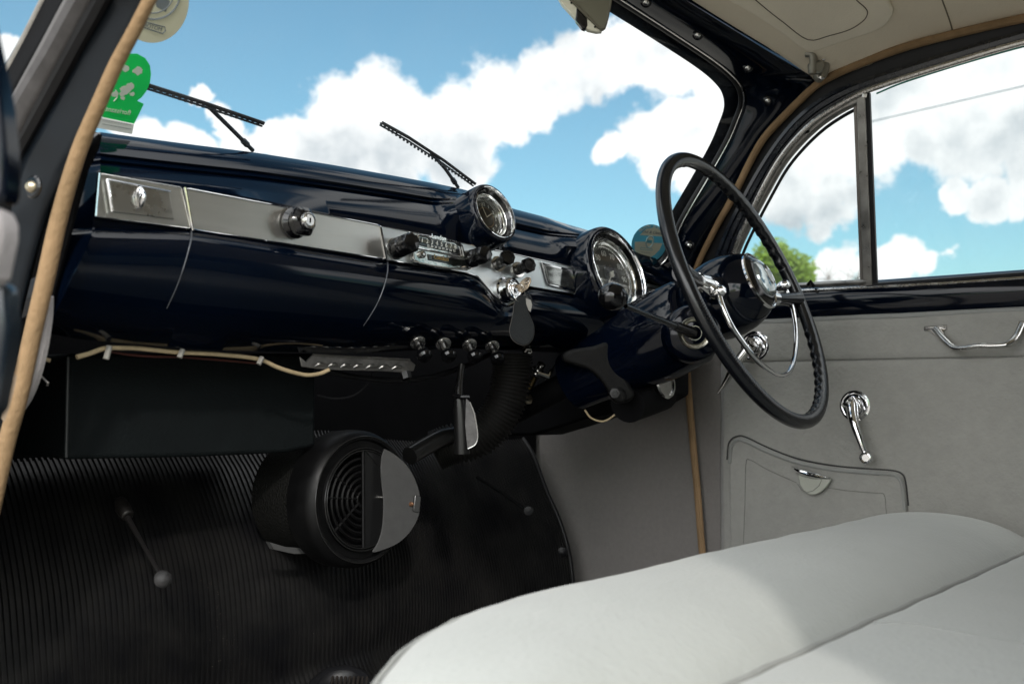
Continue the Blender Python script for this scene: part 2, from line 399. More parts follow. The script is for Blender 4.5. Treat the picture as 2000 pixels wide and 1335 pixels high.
# --- windscreen glass
rows = []
for j in range(15):
    z = .10+.58*j/14
    rows.append([Vector((X, ws_y(X, z)+.006, z)) for X in [.36+(1.70-.36)*i/40 for i in range(41)]])
def clipx(r): return r
G().grid(rows).build('windscreen_glass', wglass, body)
# --- headliner: shell curved across the car
hl_side = [(1578,146),(1602,165),(1650,133),(1750,93),(1850,65),(2000,32),(2150,6)]
sideP = [DU(x, y, .012) for x, y in hl_side]; sideP = sideP[1:]
ys = [p.y for p in sideP][::-1]; zs = [p.z for p in sideP][::-1]
def side_z(y):
    if y < ys[0]: return zs[0]+.01*min(1, (ys[0]-y)/.3)
    return interp(ys, zs, y)
print('headliner side', [(round(p.x,3), round(p.y,3), round(p.z,3)) for p in sideP])
hp = [(1330,-5),(1400,40),(1500,100),(1560,136),(1578,146)]
HP = [edp(x, y, 12) for x, y in hp]
print('header edge', [tuple(round(c,3) for c in p) for p in HP])
def fr_y(X): return ws_y(X, .55)-.125+.012
rows = []
NX = 44
for j in range(46):
    t = j/45; row = []
    for i in range(NX+1):
        s = i/NX; X = lerp(.42, 1.605, s)
        yf = FY(X)
        y = lerp(yf, -1.5, t**1.3)
        zsd = side_z(y); e = abs(X-1.02)/.59
        zz = zsd+.105*(1-min(1, e)**2.6)
        dfr = yf-y
        k = max(0, 1-dfr/.22); zz = lerp(zz, FZ(X)+.003, k*k*(3-2*k))
        row.append(Vector((X, y, zz)))
    row.append(Vector((1.613, row[-1].y, row[-1].z-.022)))
    rows.append(row)
g = G().grid(rows); hd = g.build('headliner', head, body, sharp=80); hl_b = bvh_of(g)
# seams on the headliner
sm1 = []
for (x, y) in [(1838,-5),(1848,22),(1856,45),(1862,68)]:
    p = on(hl_b, x, y, .001)
    if p: sm1.append(p)
if len(sm1) > 1: G().tube(cr(sm1, 4), .0011, 6).build('seam', mat('headliner_seam', (.20, .17, .12), .9), body)
# roof skin above
G().box((1.03, -.42, .75), (1.24, 2.4, .02)).build('roof', navy, body, bevel=.01)
# rear closing panels far behind the seat
g = G(); g.box((1.05, -1.55, 0), (1.5, .03, 1.4)); g.build('rear_panel', cloth, body)
# right B pillar and rear side behind the driver
g = G(); g.box((1.70, -.95, 0), (.04, 1.3, 1.3)); g.build('side_panel', cloth, body)
# sill on the near side
G().box((.36, .2, -.66), (.10, 2.6, .12)).build('sill', navym, body, bevel=.01)

# --- near-side front pillar (left edge of the picture): layered strips running up and back
def strip(name, a, b, X1, X2, m, thick=.006, parent=body, bow=0, n=6):
    A = cr([PXp(x, y, X1) for x, y in a], n); B = cr([PXp(x, y, X2) for x, y in b], n)
    k = min(len(A), len(B)); rows = []
    for t in (0, .25, .5, .75, 1.0):
        rows.append([A[i].lerp(B[i], t)+Vector((-bow*math.sin(math.pi*t), 0, 0)) for i in range(k)])
    return G().grid(rows).build(name, m, parent, solid=thick, off=1)
strip('pillar_face', [(260,-40),(196,0),(140,110),(75,240),(30,330),(20,420),(-20,560),(-60,800),(-80,1000)], [(310,-40),(290,0),(232,120),(180,240),(128,330),(88,420),(48,560),(20,700),(-20,1000)], .415, .435, navym, .008)
G().tube(cr([PXp(x, y, .412) for x, y in [(215,-40),(195,0),(140,100),(80,210),(30,300),(-10,370),(-60,460)]], 6), .008, 8).build('rubber_seal', rub, body)
strip('door_channel', [(180,-40),(150,0),(95,100),(40,190),(-10,290),(-60,400)], [(215,-40),(185,0),(128,105),(72,210),(22,305),(-40,420)], .40, .41, mat('aged_rubber_grey', (.06, .056, .056), .6, var=.25, vscale=40, bump=.2, bscale=120), .006, bow=.006)
G().tube(cr([PXp(x, y, .396) for x, y in [(160,-40),(134,0),(80,100),(28,195),(-10,270)]], 6), .0035, 8).build('channel_lip', mat('pale_rubber', (.13, .125, .125), .5, var=.2), body)
strip('pillar_gutter', [(104,-30),(90,0),(48,80),(14,140),(-20,200),(-60,270)], [(170,-40),(146,0),(92,95),(36,190),(-14,280),(-50,350)], .405, .402, blkm, .005)
G().tube(cr([PXp(x, y, .40) for x, y in [(98,-30),(84,0),(46,76),(14,136),(-20,200)]], 6), .0032, 8).build('gutter_trim', chromed, body)
lw = cr([PXp(x, y, .432) for x, y in [(325,-60),(292,0),(262,60),(225,130),(190,210),(160,280),(135,355),(112,440),(90,540),(62,660),(36,780),(14,860),(-6,950),(-30,1060)]], 6)
n = len(lw)
G().tube(lw, [lerp(.0050, .0082, min(1, i/n*1.7)) for i in range(n)], 12).build('windlace', tan, body)
jn = cr([PXp(x, y, .432) for x, y in [(45,730),(38,762),(29,796),(22,818)]], 4)
G().tube(jn, .0092, 12).build('windlace_joint', mat('windlace_sleeve', (.20, .145, .095), .8, var=.2, vscale=60, bump=.5, bscale=200), body)
pk = cr([PXp(x, y, .445) for x, y in [(97,578),(90,620),(78,680),(66,730),(54,770),(42,800)]], 6)
G().tube(pk, [.0015+.0065*math.sin(math.pi*min(1, .12+i/(len(pk)-1)*.8)) for i in range(len(pk))], 8).build('felt_edge', flock, body)
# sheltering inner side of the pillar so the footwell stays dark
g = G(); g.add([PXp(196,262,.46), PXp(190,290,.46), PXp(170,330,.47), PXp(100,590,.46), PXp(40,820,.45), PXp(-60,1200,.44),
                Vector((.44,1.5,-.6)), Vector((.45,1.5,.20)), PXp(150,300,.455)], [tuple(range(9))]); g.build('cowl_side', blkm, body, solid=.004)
g = G(); p = PXp(68, 366, .41); g.lathe([(0, .0105), (.002, .011), (.0035, .009), (.0036, .006)], p, (-1, -.2, 0), 20); sc = g.build('screw_cup', blk, body)
h = G(); h.lathe([(.0036, .0058), (.006, .005), (.008, .003), (.0082, .0005)], p, (-1, -.2, 0), 16); h.build('screw', mat('brass_screw', (.55, .47, .33), .3, 1), sc)
# near-side door, swung open: only its hinge edge enters the frame
pd = thing('passenger_door', 'near side dark door standing open, only its hinge edge and cloth card at the far left', 'car door', (.2, .6, GZ))
dpa = [PD(x, y, .55) for x, y in [(-60,-60),(-36,30),(-18,110),(-2,190),(8,280),(10,370),(2,395),(-20,390),(-60,380),(-80,-60)]]
G().prism(dpa, -Rt*.0+Fw*.02).build('door_frame', navy, pd, bevel=.003)
dpb = [PD(x, y, .54) for x, y in [(-80,385),(-40,395),(-16,408),(-6,430),(-6,462),(-14,500),(-22,540),(-80,590)]]
G().prism(dpb, Fw*.03).build('door_card', flock, pd, bevel=.008, seg=4)
dpc = [PD(x, y, .56) for x, y in [(-80,560),(-14,545),(8,560),(14,640),(4,720),(-12,800),(-80,900)]]
G().prism(dpc, Fw*.02).build('door_edge', mat('navy_edge', (.002, .006, .011), .3, 0, .5, var=.2), pd, bevel=.004)

# ================================================================== DASHBOARD
dash = thing('dashboard', 'navy painted metal dashboard with brushed metal trim, round clock and speedometer', 'dashboard', (1.1, 1.05, .1))
def yridge(X): return 1.095-.10*max(0, (X-1.40)/.25)**1.5
rowdef = []
ridge = [(196,258),(350,279),(500,298),(650,322),(780,345),(870,362),(915,372),(1000,407),(1070,425),(1130,444),(1190,462),(1250,492),(1290,514),(1335,545)]
def shift(pl, f): return [(x, y+f(x)) for x, y in pl]
def ft(x): return max(0.0, (1335-x)/1140)
rowdef.append((ridge, lambda X: yridge(X)))
rowdef.append((shift(ridge, lambda x: 3+3*ft(x)), lambda X: yridge(X)-.018))
rowdef.append((shift(ridge, lambda x: 8+8*ft(x)), lambda X: yridge(X)-.034))
rowdef.append((shift(ridge, lambda x: 15+15*ft(x)), lambda X: yridge(X)-.045))
rowdef.append((shift(ridge, lambda x: 20+21*ft(x)), lambda X: yridge(X)-.050))
rowdef.append((shift(ridge, lambda x: 22+25*ft(x)), lambda X: yridge(X)-.047))
rowdef.append((shift(ridge, lambda x: 25+29*ft(x)), lambda X: yridge(X)-.053))
rowdef.append((shift(ridge, lambda x: 27+33*ft(x)), lambda X: yridge(X)-.050))
rowdef.append((shift(ridge, lambda x: 29+37*ft(x)), lambda X: yridge(X)-.057))
rowdef.append((shift(ridge, lambda x: 34+46*ft(x)), lambda X: min(1.03, yridge(X)-.062)))
rowdef.append((shift(ridge, lambda x: 38+52*ft(x)), lambda X: min(1.02, yridge(X)-.064)))
stop = [(190,336),(360,362),(500,388),(745,438),(930,478),(1133,520),(1262,550),(1330,566)]
sbot = [(180,444),(373,450),(500,470),(757,512),(912,534),(935,541),(950,560),(968,583),(980,597),(994,602),(1006,596),(1014,580),(1022,562),(1040,562),(1126,578),(1262,604),(1330,618)]
rowdef.append((stop, lambda X: 1.0))
rowdef.append((sbot, lambda X: 1.0))
rowdef.append((shift(sbot, lambda x: 5), lambda X: .982))
rowdef.append((shift(sbot, lambda x: 11), lambda X: .975))
rowdef.append(([(172,478),(373,482),(757,545),(912,575),(960,606),(994,622),(1030,602),(1126,608),(1262,632),(1330,640)], lambda X: .968))
rowdef.append(([(150,525),(365,528),(750,585),(912,612),(994,636),(1126,640),(1262,660),(1330,665)], lambda X: .972))
rowdef.append(([(128,570),(350,580),(730,625),(912,645),(1126,662),(1262,680),(1330,690)], lambda X: .985))
rowdef.append(([(106,615),(330,632),(715,662),(912,668),(1126,680),(1262,700),(1330,710)], lambda X: 1.005))
rowdef.append(([(92,650),(150,662),(400,683),(700,690),(800,684),(900,680),(1126,690),(1262,715),(1330,720)], lambda X: 1.04))
rowdef.append(([(96,640),(150,650),(400,668),(700,676),(900,666),(1126,675),(1262,700),(1330,708)], lambda X: 1.16))
NXD = 260
nac = [(WS, 0)]
rows = []
for (pl, fy) in rowdef:
    pts = [hit(x, y, lambda P: P.y-fy(P.x)) for x, y in pl]
    xs = [p.x for p in pts]; zs_ = [p.z for p in pts]
    x0 = xs[0]; x1 = 1.70; row = []
    for i in range(NXD+1):
        X = lerp(x0, x1, i/NXD); row.append(Vector((X, fy(min(X, 1.66)), interp(xs, zs_, X))))
    # light smoothing so polylines do not kink
    zz = [p.z for p in row]
    if pl is not sbot:
        for _ in range(14): zz = [zz[0]]+[(zz[i-1]+2*zz[i]+zz[i+1])/4 for i in range(1, NXD)]+[zz[-1]]
    else:
        for _ in range(2): zz = [zz[0]]+[(zz[i-1]+2*zz[i]+zz[i+1])/4 for i in range(1, NXD)]+[zz[-1]]
    for p, z in zip(row, zz): p.z = z
    rows.append(row)
# back of the ridge, down to the windscreen
bk = [Vector((p.x, max(p.y+.004, ws_y(min(1.66, p.x), p.z-.012)+.004), p.z-.012)) for p in rows[0]]
bk2 = [Vector((p.x, p.y+.03, p.z-.10)) for p in bk]
# swell the skin around clock and speedometer
n_d = Vector((0, -.955, .297)).normalized()
def dial_centre(px, py, Y): return PYp(px, py, Y)
CK = dial_centre(963, 417, .978); SP = dial_centre(1206, 531, .962)
CKr = 59*CK.dot(Fw)/FPX; SPr = 92*SP.dot(Fw)/FPX
print('clock', CK, CKr, 'speedo', SP, SPr)
for row in rows[:12]+[bk]:
    for p in row:
        for C, r in ((CK, CKr), (SP, SPr)):
            q = C-n_d*((C.y-p.y)/n_d.y) if False else C
            yy = p.y; ax = C+(-n_d)*((yy-C.y)/(-n_d.y)); dxx = p.x-ax.x; rad = r*1.16
            top = ax.z+math.sqrt(max(0, rad*rad-dxx*dxx)) if abs(dxx) < rad else -9
            # soft shoulder
            sh = (r*.55)*math.exp(-((abs(dxx)-rad*.55)/(rad*.55))**2) if abs(dxx) > rad*.55 else r*.55
            if p.z > ax.z-.01 and row in rows[:3]+[bk]:
                tgt = ax.z+rad*1.02*math.exp(-(dxx/(rad*1.0))**2*.9)
                if tgt > p.z: p.z = tgt
for row in rows[:11]:
    for p in row:
        for C, r in ((CK, CKr), (SP, SPr)):
            ax = C+(-n_d)*((p.y-C.y)/(-n_d.y)); d_ = math.hypot(p.x-ax.x, p.z-ax.z)/r
            wgt = math.exp(-((d_-1.0)/.34)**2)*.72 if d_ > 1.0 else .72*max(0, 1-(1.0-d_)/.10)
            if p.y > C.y+.016: p.y = lerp(p.y, C.y+.016, wgt)
g = G(); g.grid([bk2, bk]+rows)
panel = g.build('dash_panel', navy, dash, sharp=42); d_b = bvh_of(g)
# end cap on the near side
ec = [r[0] for r in rows]; g = G()
g.grid([ec, [p+Vector((-.012, .05, 0)) for p in ec], [Vector((.455, p.y+.25, p.z)) for p in ec]]); g.build('end_cap', navy, dash, sharp=50)
# shut lines of the glovebox lid and dash sections, highlights drawn as grey threads
def onpath(b, pts, lift=.0006):
    o = [on(b, x, y, lift) for x, y in cr2(pts)]
    return [p for p in o if p]
def cr2(pts, n=8): return [(p.x, p.y) for p in cr([(x, y, 0) for x, y in pts], n)]
gapm = mat('shut_line_highlight', (.07, .075, .085), .45, .4)
for k, pts in enumerate(([(373,450),(374,462),(368,490),(356,530),(343,565),(326,602)], [(757,512),(757,530),(750,560),(738,590),(724,615),(710,636)], [(183,446),(170,470),(150,510),(128,550),(104,592)])):
    pp = onpath(d_b, pts)
    G().tube(pp, [.0011*(1-.6*i/len(pp)) for i in range(len(pp))], 6).build('shut_line_highlight', gapm, dash)
for pts in ([(215,270),(400,289),(600,318),(780,347),(868,364)],):
    pass
# --- trim plates
def plate(name, pts, Y, th, m, parent, bevel=.0008, n=1):
    P = [PYp(x, y, Y) for x, y in pts]; return G().prism(P, (0, th, 0)).build(name, m, parent, bevel=bevel)
def outline(name, pts, Y, r, m, parent): 
    P = [PYp(x, y, Y) for x, y in pts]; Q = []
    for i, p in enumerate(P):
        q = P[(i+1) % len(P)]; Q += [p.lerp(q, t) for t in (.02, .35, .65, .98)]
    return G().tube(Q, r, 6, closed=True).build(name, m, parent)
tp = plate('ashtray_panel', [(194,339),(353,366),(371,446),(187,422)], .994, .004, alu, dash)
G().tube([PYp(194,338,.993), PYp(187,422,.993)], .0016, 8).build('edge_trim', chrome, tp)
outline('edge_trim', [(195,339),(354,366),(372,446),(188,423)], .993, .0007, chromed, tp)
fl = plate('ashtray_flap', [(212,352),(331,374),(341,428),(221,412)], .990, .003, mat('flap_metal', (.62, .60, .57), .3, 1, rvar=.08, vscale=30), dash)
G().tube([PYp(209,350,.9895), PYp(219,413,.9895)], .0013, 6).build('flap_edge', chrome, fl)
G().tube([PYp(209,350,.9895), PYp(333,374,.9895)], .0008, 6).build('flap_edge', chrome, fl)
p = PYp(272,386,.990); u_, w_, a_ = frame((0, -1, 0))
gg = G(); rws = []
for j in range(9):
    t = j/8; zt = lerp(.0115, -.0115, t); ww = .0052*math.sin(math.pi*(.12+.76*t)); rws.append([p+Vector((ww*math.cos(a), -.001-.010*max(0, math.sin(a))*math.sin(math.pi*(.1+.8*t)), zt)) for a in [math.pi*k/8 for k in range(9)]])
gg.grid(rws); gg.build('flap_tab', chrome, fl)
gp = plate('glovebox_panel', [(361,367),(500,393),(620,416),(742,440),(754,506),(620,485),(500,466),(376,448)], .994, .004, alu, dash)
outline('edge_trim', [(361,367),(742,440),(754,506),(376,448)], .993, .0009, chrome, gp)
G().tube([PYp(361,366,.992), PYp(376,450,.992)], .0017, 8).build('edge_trim', chrome, gp)
# glovebox lock: black knob with chrome key face
p = PYp(573,436,.993); ax = Vector((.06, -1, .02))
lockk = G().lathe([(0, .019), (.003, .0195), (.006, .017), (.008, .0155), (.012, .0175), (.020, .018), (.023, .015), (.025, .0125)], p, ax, 48, flut=lambda th, i: 1+.045*math.cos(6*th) if i in (4, 5, 6) else 1).build('glovebox_knob', blk, dash)
G().lathe([(.024, .0105), (.0295, .0100), (.0305, .0085), (.0300, .0072), (.0306, .0065), (.0307, .001)], p, ax, 32).build('lock_face', chromed, lockk)
G().box(p+ax.normalized()*.031, (.0016, .0006, .006)).build('keyhole', blkm, lockk)
# radio and switch plate with the dip round the ignition switch
rp = [(744,441),(840,461),(930,480),(1030,502),(1133,524),(1143,556),(1126,575),(1080,567),(1028,558),(1018,572),(1008,588),(992,597),(978,590),(966,578),(950,559),(934,540),(912,533),(840,521),(758,508)]
radp = plate('switch_panel', rp, .994, .004, patt, dash)
outline('edge_trim', rp, .993, .0008, chrome, radp)
# lower bright moulding under the plate
# --- lamp windows
def lampwin(pts):
    a = plate('warning_lamp', pts, .990, .003, chrome, dash, bevel=.0012)
    cx = sum(x for x, y in pts)/4; cy = sum(y for x, y in pts)/4
    ins = [(cx+(x-cx)*.84, cy+(y-cy)*.80) for x, y in pts]
    plate('lens', ins, .9885, .003, mat('lamp_lens', (.30, .31, .30), .08, .85, 1, rvar=.05, var=.5, vscale=30, stretch=(1, 1, 3)), a); return a
lampwin([(1058,511),(1118,526),(1129,571),(1071,557)])
lampwin([(1258,557),(1296,566),(1290,602),(1258,596)])
plate('side_plate', [(1245,549),(1325,566),(1315,616),(1245,602)], .994, .003, patt, dash)
# unseen near-side pillar: edge placed to shade the seat, lengthened rearward to cut light
G().box((.40, -.84, -.02), (.05, 1.46, 1.3)).build('pillar_light_block', navym, body, bevel=.01)
# --- radio
rad = thing('car_radio', 'chrome framed car radio with numbered scale between two fluted black knobs', 'radio', tuple(PYp(860, 495, .99)))
P = [PYp(x, y, .985) for x, y in [(812,456),(850,460),(895,470),(905,478),(912,500),(912,522),(885,526),(850,521),(822,516),(808,508),(806,488)]]
G().prism(P, (0, .010, 0)).build('radio_face', mat('radio_chrome', (.50, .50, .48), .16, 1, var=.2, vscale=90, rvar=.1, bump=.2, bscale=150), rad, bevel=.0022, seg=3)
fr = [(818,459),(893,474),(902,482),(904,499),(814,481)]
wn = plate('scale_window', [(820,463),(892,477),(898,484),(899,496),(820,479)], .9835, .002, mat('dial_black', (.008, .009, .008), .15, 0, .6), rad)
plate('scale_band', [(823,466),(841,470),(841,476),(823,473)], .9825, .001, mat('scale_olive', (.10, .10, .075), .4, var=.3, vscale=60), rad)
plate('scale_band', [(876,477),(893,480),(892,487),(876,484)], .9825, .001, MATS['scale_olive'], rad)
xd = (PYp(893,478,.98)-PYp(820,463,.98)); up_ = Vector((0, 0, 1))
text('scale_numerals', '1  2  3  4  5  6  7  8', .0090, PYp(858,476,.9815), xd, up_, whitep, rad)
text('scale_numerals', '22  20  21  22  24  27  16  13', .0048, PYp(862,485,.9815), xd, up_, whitep, rad)
text('name_badge', 'London', .0095, PYp(857,464,.981), xd, up_, mat('badge_silver', (.75, .75, .72), .2, 1), rad, ext=.0005, bold=.0002)
outline('window_frame', [(817,459),(893,473),(903,481),(906,502),(814,484)], .983, .0012, chrome, rad)
lw_ = plate('cassette_slot', [(836,496),(908,508),(912,521),(838,508)], .9835, .002, MATS['dial_black'], rad)
text('slot_lettering', 'London', .0095, PYp(862,504,.9815), xd, up_, brs, rad, ext=.0006)
G().lathe([(0, .0055), (.004, .0052), (.0048, .004), (.005, .0005)], PYp(823,497,.985), (0, -1, 0), 20).build('round_button', chromed, rad)
G().tube([PYp(806,510,.982), PYp(850,520,.982), PYp(912,527,.982)], .0012, 8).build('lower_lip', chrome, rad)
# --- fluted knobs
def knob(name, label, base, tip, r, parent=None, small=False, group=None):
    b = Vector(base); a = (Vector(tip)-b); Ln = a.length; a.normalize()
    t = thing(name, label, 'knob', tuple(b), group) if parent is None else None
    q = t or parent
    G().lathe([(-.004, r*.98), (.001, r*1.02), (.003, r*.98), (.0032, r*.7)], b, a, 36).build('chrome_collar', chromed, q)
    if small: pr = [(.002, r*.62), (Ln*.10, r*.66), (Ln*.30, r*.66), (Ln*.52, r*.66), (Ln*.60, r*.74), (Ln*.70, r*.90), (Ln*.95, r*.90), (Ln, r*.82), (Ln*1.0, r*.62), (Ln*.955, r*.56), (Ln*.95, r*.01)]
    else: pr = [(.002, r*.92), (Ln*.14, r*.96), (Ln*.30, r*.95), (Ln*.46, r*.92), (Ln*.50, r*.84), (Ln*.60, r*.82), (Ln*.66, r*.92), (Ln*.90, r*.92), (Ln*.98, r*.80), (Ln*1.01, r*.55), (Ln*1.01, r*.01)]
    G().lathe(pr, b, a, 48, flut=lambda th, i: 1+.05*math.cos(8*th) if i >= 5 and i < 9 else 1).build('knob_body', blk, q, sharp=30)
    return q
def kn(bx, by, tx, ty, Y2): return PYp(bx, by, .992), PYp(tx, ty, Y2)
for (lab, b, tp_, r, sm) in (
    ('black fluted knob at the left end of the radio, fattest of the dash knobs', *kn(772,486,806,472,.950), .0150, False),
    ('black fluted knob at the right end of the radio with cream ring', *kn(914,508,950,495,.948), .0140, False),
    ('black pull switch knob directly above the ignition key, between the radio and the last knob', *kn(972,516,994,501,.958), .0125, True),
    ('black pull switch knob right of the ignition key, nearest the speedometer', *kn(1011,527,1036,516,.960), .0125, True)):
    knob('fluted_knob', lab, b, tp_, r, small=sm, group='black knobs on the dash trim')
# --- choke style knobs below the dash
ux = 0
for i, (bx, by, rx, ry, tx, ty, lab) in enumerate(((806,652,816,668,832,700,'first black pull knob under the dash edge, beside the steel bracket'), (853,652,866,671,879,700,'second black pull knob under the dash edge from the steel bracket'), (906,654,917,673,930,702,'third black pull knob under the dash edge, above the brake handle'), (950,650,961,676,975,706,'fourth black pull knob under the dash edge, nearest the key fob'))):
    Yk = 1.0; t = thing('pull_knob', lab, 'knob', tuple(PYp(bx, by, Yk+.01)), 'pull knobs under the dash edge')
    b = PYp(bx, by, Yk+.012); c = PYp(rx, ry, Yk-.01); e = PYp(tx, ty, Yk-.035); a = (e-c).normalized()
    G().tube([b, c], .0085, 16).build('bushing', blk, t)
    G().lathe([(-.004, .0085), (-.0038, .0108), (.001, .0112), (.0015, .0098), (.004, .0098), (.0045, .0085), (.005, .005)], c, a, 28).build('chrome_ring', chromed, t)
    Ln = (e-c).length
    G().lathe([(.004, .006), (Ln*.45, .0062), (Ln*.60, .0085), (Ln*.70, .0105), (Ln*.88, .0108), (Ln*.97, .0085), (Ln, .004), (Ln, .0005)], c, a, 32).build('knob_body', blk, t)
# --- instruments
def dial(name, lab, cat, C, r, faceparts):
    t = thing(name, lab, cat, tuple(C)); n = n_d; b = -n
    hood = [(.004, r*.885), (-.003, r*.905), (-.0050, r*.95), (-.0045, r*1.0), (-.001, r*1.035), (.006, r*1.055), (.02, r*1.07), (.06, r*1.10), (.12, r*1.12)]
    G().lathe(hood, C, b, 72, cap=False).build('hood', navy, t, sharp=60)
    G().lathe([(-.0036, r*.925), (-.0066, r*.918), (-.0068, r*.900), (-.0045, r*.885), (.000, r*.878)], C, b, 72, cap=False).build('outer_ring', chrome, t, sharp=70)
    G().lathe([(.000, r*.88), (.002, r*.86), (.007, r*.80), (.008, r*.79)], C, b, 72, cap=False).build('shade_cone', blk, t, sharp=60)
    G().lathe([(.008, r*.80), (.0055, r*.785), (.0045, r*.765), (.006, r*.745), (.011, r*.735), (.0115, r*.715), (.0095, r*.700), (.0105, r*.675), (.0150, r*.665), (.016, r*.64)], C, b, 72, cap=False).build('bezel', mat('bezel_chrome', (.85, .85, .82), .13, 1), t, sharp=30)
    u, w, _ = frame(n)
    G().lathe([(.0155, r*.68), (.018, r*.68)], C, b, 60).build('dial_face', mat(name+'_face', (.07, .07, .06), .3, var=.15, coat=.6), t)
    G().lathe([(.0080, r*.745), (.0083, r*.745)], C, b, 48).build('dial_glass', dglass, t)
    return t, n, u, w
t, n, u, w = dial('clock', 'small round clock in a navy hood on the dash top, above the radio', 'clock', CK, CKr, None)
fc = CK-n*.0152
G().lathe([(.0, CKr*.34), (.001, CKr*.34)], fc+n*.001, n, 40).build('clock_centre', mat('clock_brown', (.035, .028, .018), .35), t)
G().tube(cloned_ring(fc+n*.0015, n, CKr*.35), .0004, 6, closed=True).build('gold_ring', brs, t)
def around(c, r, k, tot=12):
    th = math.pi/2-2*math.pi*k/tot; return c+u*math.cos(th)*r+w*math.sin(th)*r
for k in range(1, 13): text('numeral', str(k), .0075, around(fc+n*.001, CKr*.48, k), u, w, whitep, t)
for k in range(60): pass
g = G()
for k in range(60):
    a = around(fc+n*.001, CKr*.60, k, 60); b2 = around(fc+n*.001, CKr*(.64 if k % 5 else .655), k, 60); g.tube([a, b2], .00022, 4)
g.build('minute_track', whitep, t)
g = G(); g.tube([fc+n*.002, around(fc+n*.002, CKr*.36, 2)], .0006, 6); g.tube([fc+n*.0024, around(fc+n*.0024, CKr*.5, 57, 60)], .0005, 6); g.build('hands', mat('hand_cream', (.6, .55, .42), .4), t)
t, n, u, w = dial('speedometer', 'large round speedometer in a navy hood behind the steering wheel', 'speedometer', SP, SPr, None)
fc = SP-n*.0152
MATS['speedometer_face'].node_tree.nodes['Principled BSDF'].inputs['Coat Weight'].default_value = 1
for i in range(1, 11):
    th = R_(308-35*i); c = fc+n*.001+u*math.cos(th)*SPr*.49+w*math.sin(th)*SPr*.49
    text('numeral', str(i*10), .0150, c, u, w, whitep, t)
g = G()
for i in range(0, 61):
    th = R_(308)-R_(350)*i/60; q = u*math.cos(th)+w*math.sin(th); g.tube([fc+n*.001+q*SPr*(.61 if i % 5 else .59), fc+n*.001+q*SPr*.65], .0003, 4)
g.build('speed_ticks', whitep, t)
g = G(); q = u*math.cos(R_(225))+w*math.sin(R_(225)); g.tube([fc+n*.003-q*.01, fc+n*.003+q*SPr*.6], [.0014, .0005], 6); g.lathe([(0, .006), (.005, .005), (.006, .001)], fc, n, 24); g.build('needle', mat('needle_white', (.7, .68, .6), .4), t)
G().lathe([(0, SPr*.24), (.002, SPr*.23), (.0022, SPr*.01)], fc+n*.0006, n, 48).build('centre_disc', mat('speedo_mirror', (.35, .36, .37), .12, .9), t)
# --- ignition switch, key and fob
ig = thing('ignition_switch', 'round chrome ignition switch in the dip of the metal switch plate', 'ignition switch', tuple(PYp(985, 568, .99)))
ib = PYp(984,567,.994); ia = Vector((0, -1, .05)).normalized()
G().lathe([(0, .0195), (.003, .0200), (.005, .0175), (.012, .0172), (.0135, .0185), (.019, .0180), (.021, .0155)], ib, ia, 48).build('bezel', chrome, ig, sharp=40)
G().lathe([(.0205, .0150), (.0225, .0140), (.0222, .0120), (.0205, .0110), (.0225, .0098), (.0225, .0080), (.0205, .0070), (.0235, .0055), (.0240, .0010)], ib, ia, 48).build('lock_rings', chrome, ig, sharp=30)
ky = thing('ignition_key', 'brass coloured key with hexagonal head sitting in the ignition switch', 'key', tuple(ib+ia*.024))
kc = ib+ia*.040+Vector((0, 0, .003)); kz = Vector((.25, -.25, .95)).normalized(); kx = ia; ky_ = kx.cross(kz).normalized()
hexp = [kc+kx*(x*.001)+kz*(z*.001) for x, z in [(-10,-3),(-10,3),(-6,9),(1,13),(9,11),(13,4),(12,-7),(5,-13),(-5,-10)]]
km = mat('key_nickel', (.62, .50, .38), .25, 1, rvar=.08, vscale=60)
G().prism(hexp, ky_*.0022).build('key_head', km, ky, bevel=.0005)
G().prism([kc+kx*(x*.001)+kz*(z*.001) for x, z in [(-24,-3),(-10,-3),(-10,3),(-24,3)]], ky_*.002).build('key_shank', km, ky)
G().tube([kc+kx*.006+kz*.004+ky_*.0025+(kx*math.cos(a)+kz*math.sin(a))*.0034 for a in [2*math.pi*i/16 for i in range(16)]], .0006, 6, closed=True).build('key_hole_rim', chromed, ky)
fob = thing('key_fob', 'pear shaped black leather fob hanging from the ignition key', 'key fob', tuple(kc-Vector((0, 0, .05))))
fc_ = PD(1019, 640, kc.dot(Fw)-.005); fx = (Rt*.85+Fw*.1).normalized(); fz = (Vector((0, 0, 1))-Rt*.06).normalized(); fn = fx.cross(fz).normalized()
sc_ = fc_.dot(Fw)/FPX
shp = [(-14,-46),(-6,-50),(0,-51),(8,-49)]
lft = [(-13,-45),(-15,-30),(-20,-12),(-24,4),(-22,18),(-14,28),(-4,33),(4,34),(13,30),(21,20),(24,4),(22,-10),(16,-26),(13,-40),(16,-52),(13,-60),(2,-64),(-6,-60)]
fp = cr([fc_+fx*(x*sc_)-fz*(y*sc_) for x, y in lft], 4, closed=True)
G().prism(fp, fn*.0035).build('leather_pad', leather, fob, bevel=.001)
st = cr([fc_+fn*.0036+fx*(x*.88*sc_)-fz*((y*.92-0)*sc_) for x, y in lft], 4, closed=True)
fr_ = min(fp, key=lambda p: 0)
G().tube(fp, .0007, 5, closed=True).build('cut_edge', mat('raw_leather_edge', (.10, .09, .08), .6), fob)
G().tube([p-fn*.0041 for p in st], .0004, 5, closed=True).build('stitching', mat('fob_thread', (.07, .07, .07), .6), fob)
G().prism([fc_+fn*.0048+fx*(x*sc_)-fz*(y*sc_) for x, y in [(10,-58),(20,-54),(22,-44),(18,-30),(14,-34),(10,-46)]], fn*.001).build('steel_clip', mat('dark_clip', (.2, .19, .18), .35, 1), fob, bevel=.0003)
rc = PD(1014, 572, kc.dot(Fw)-.004)
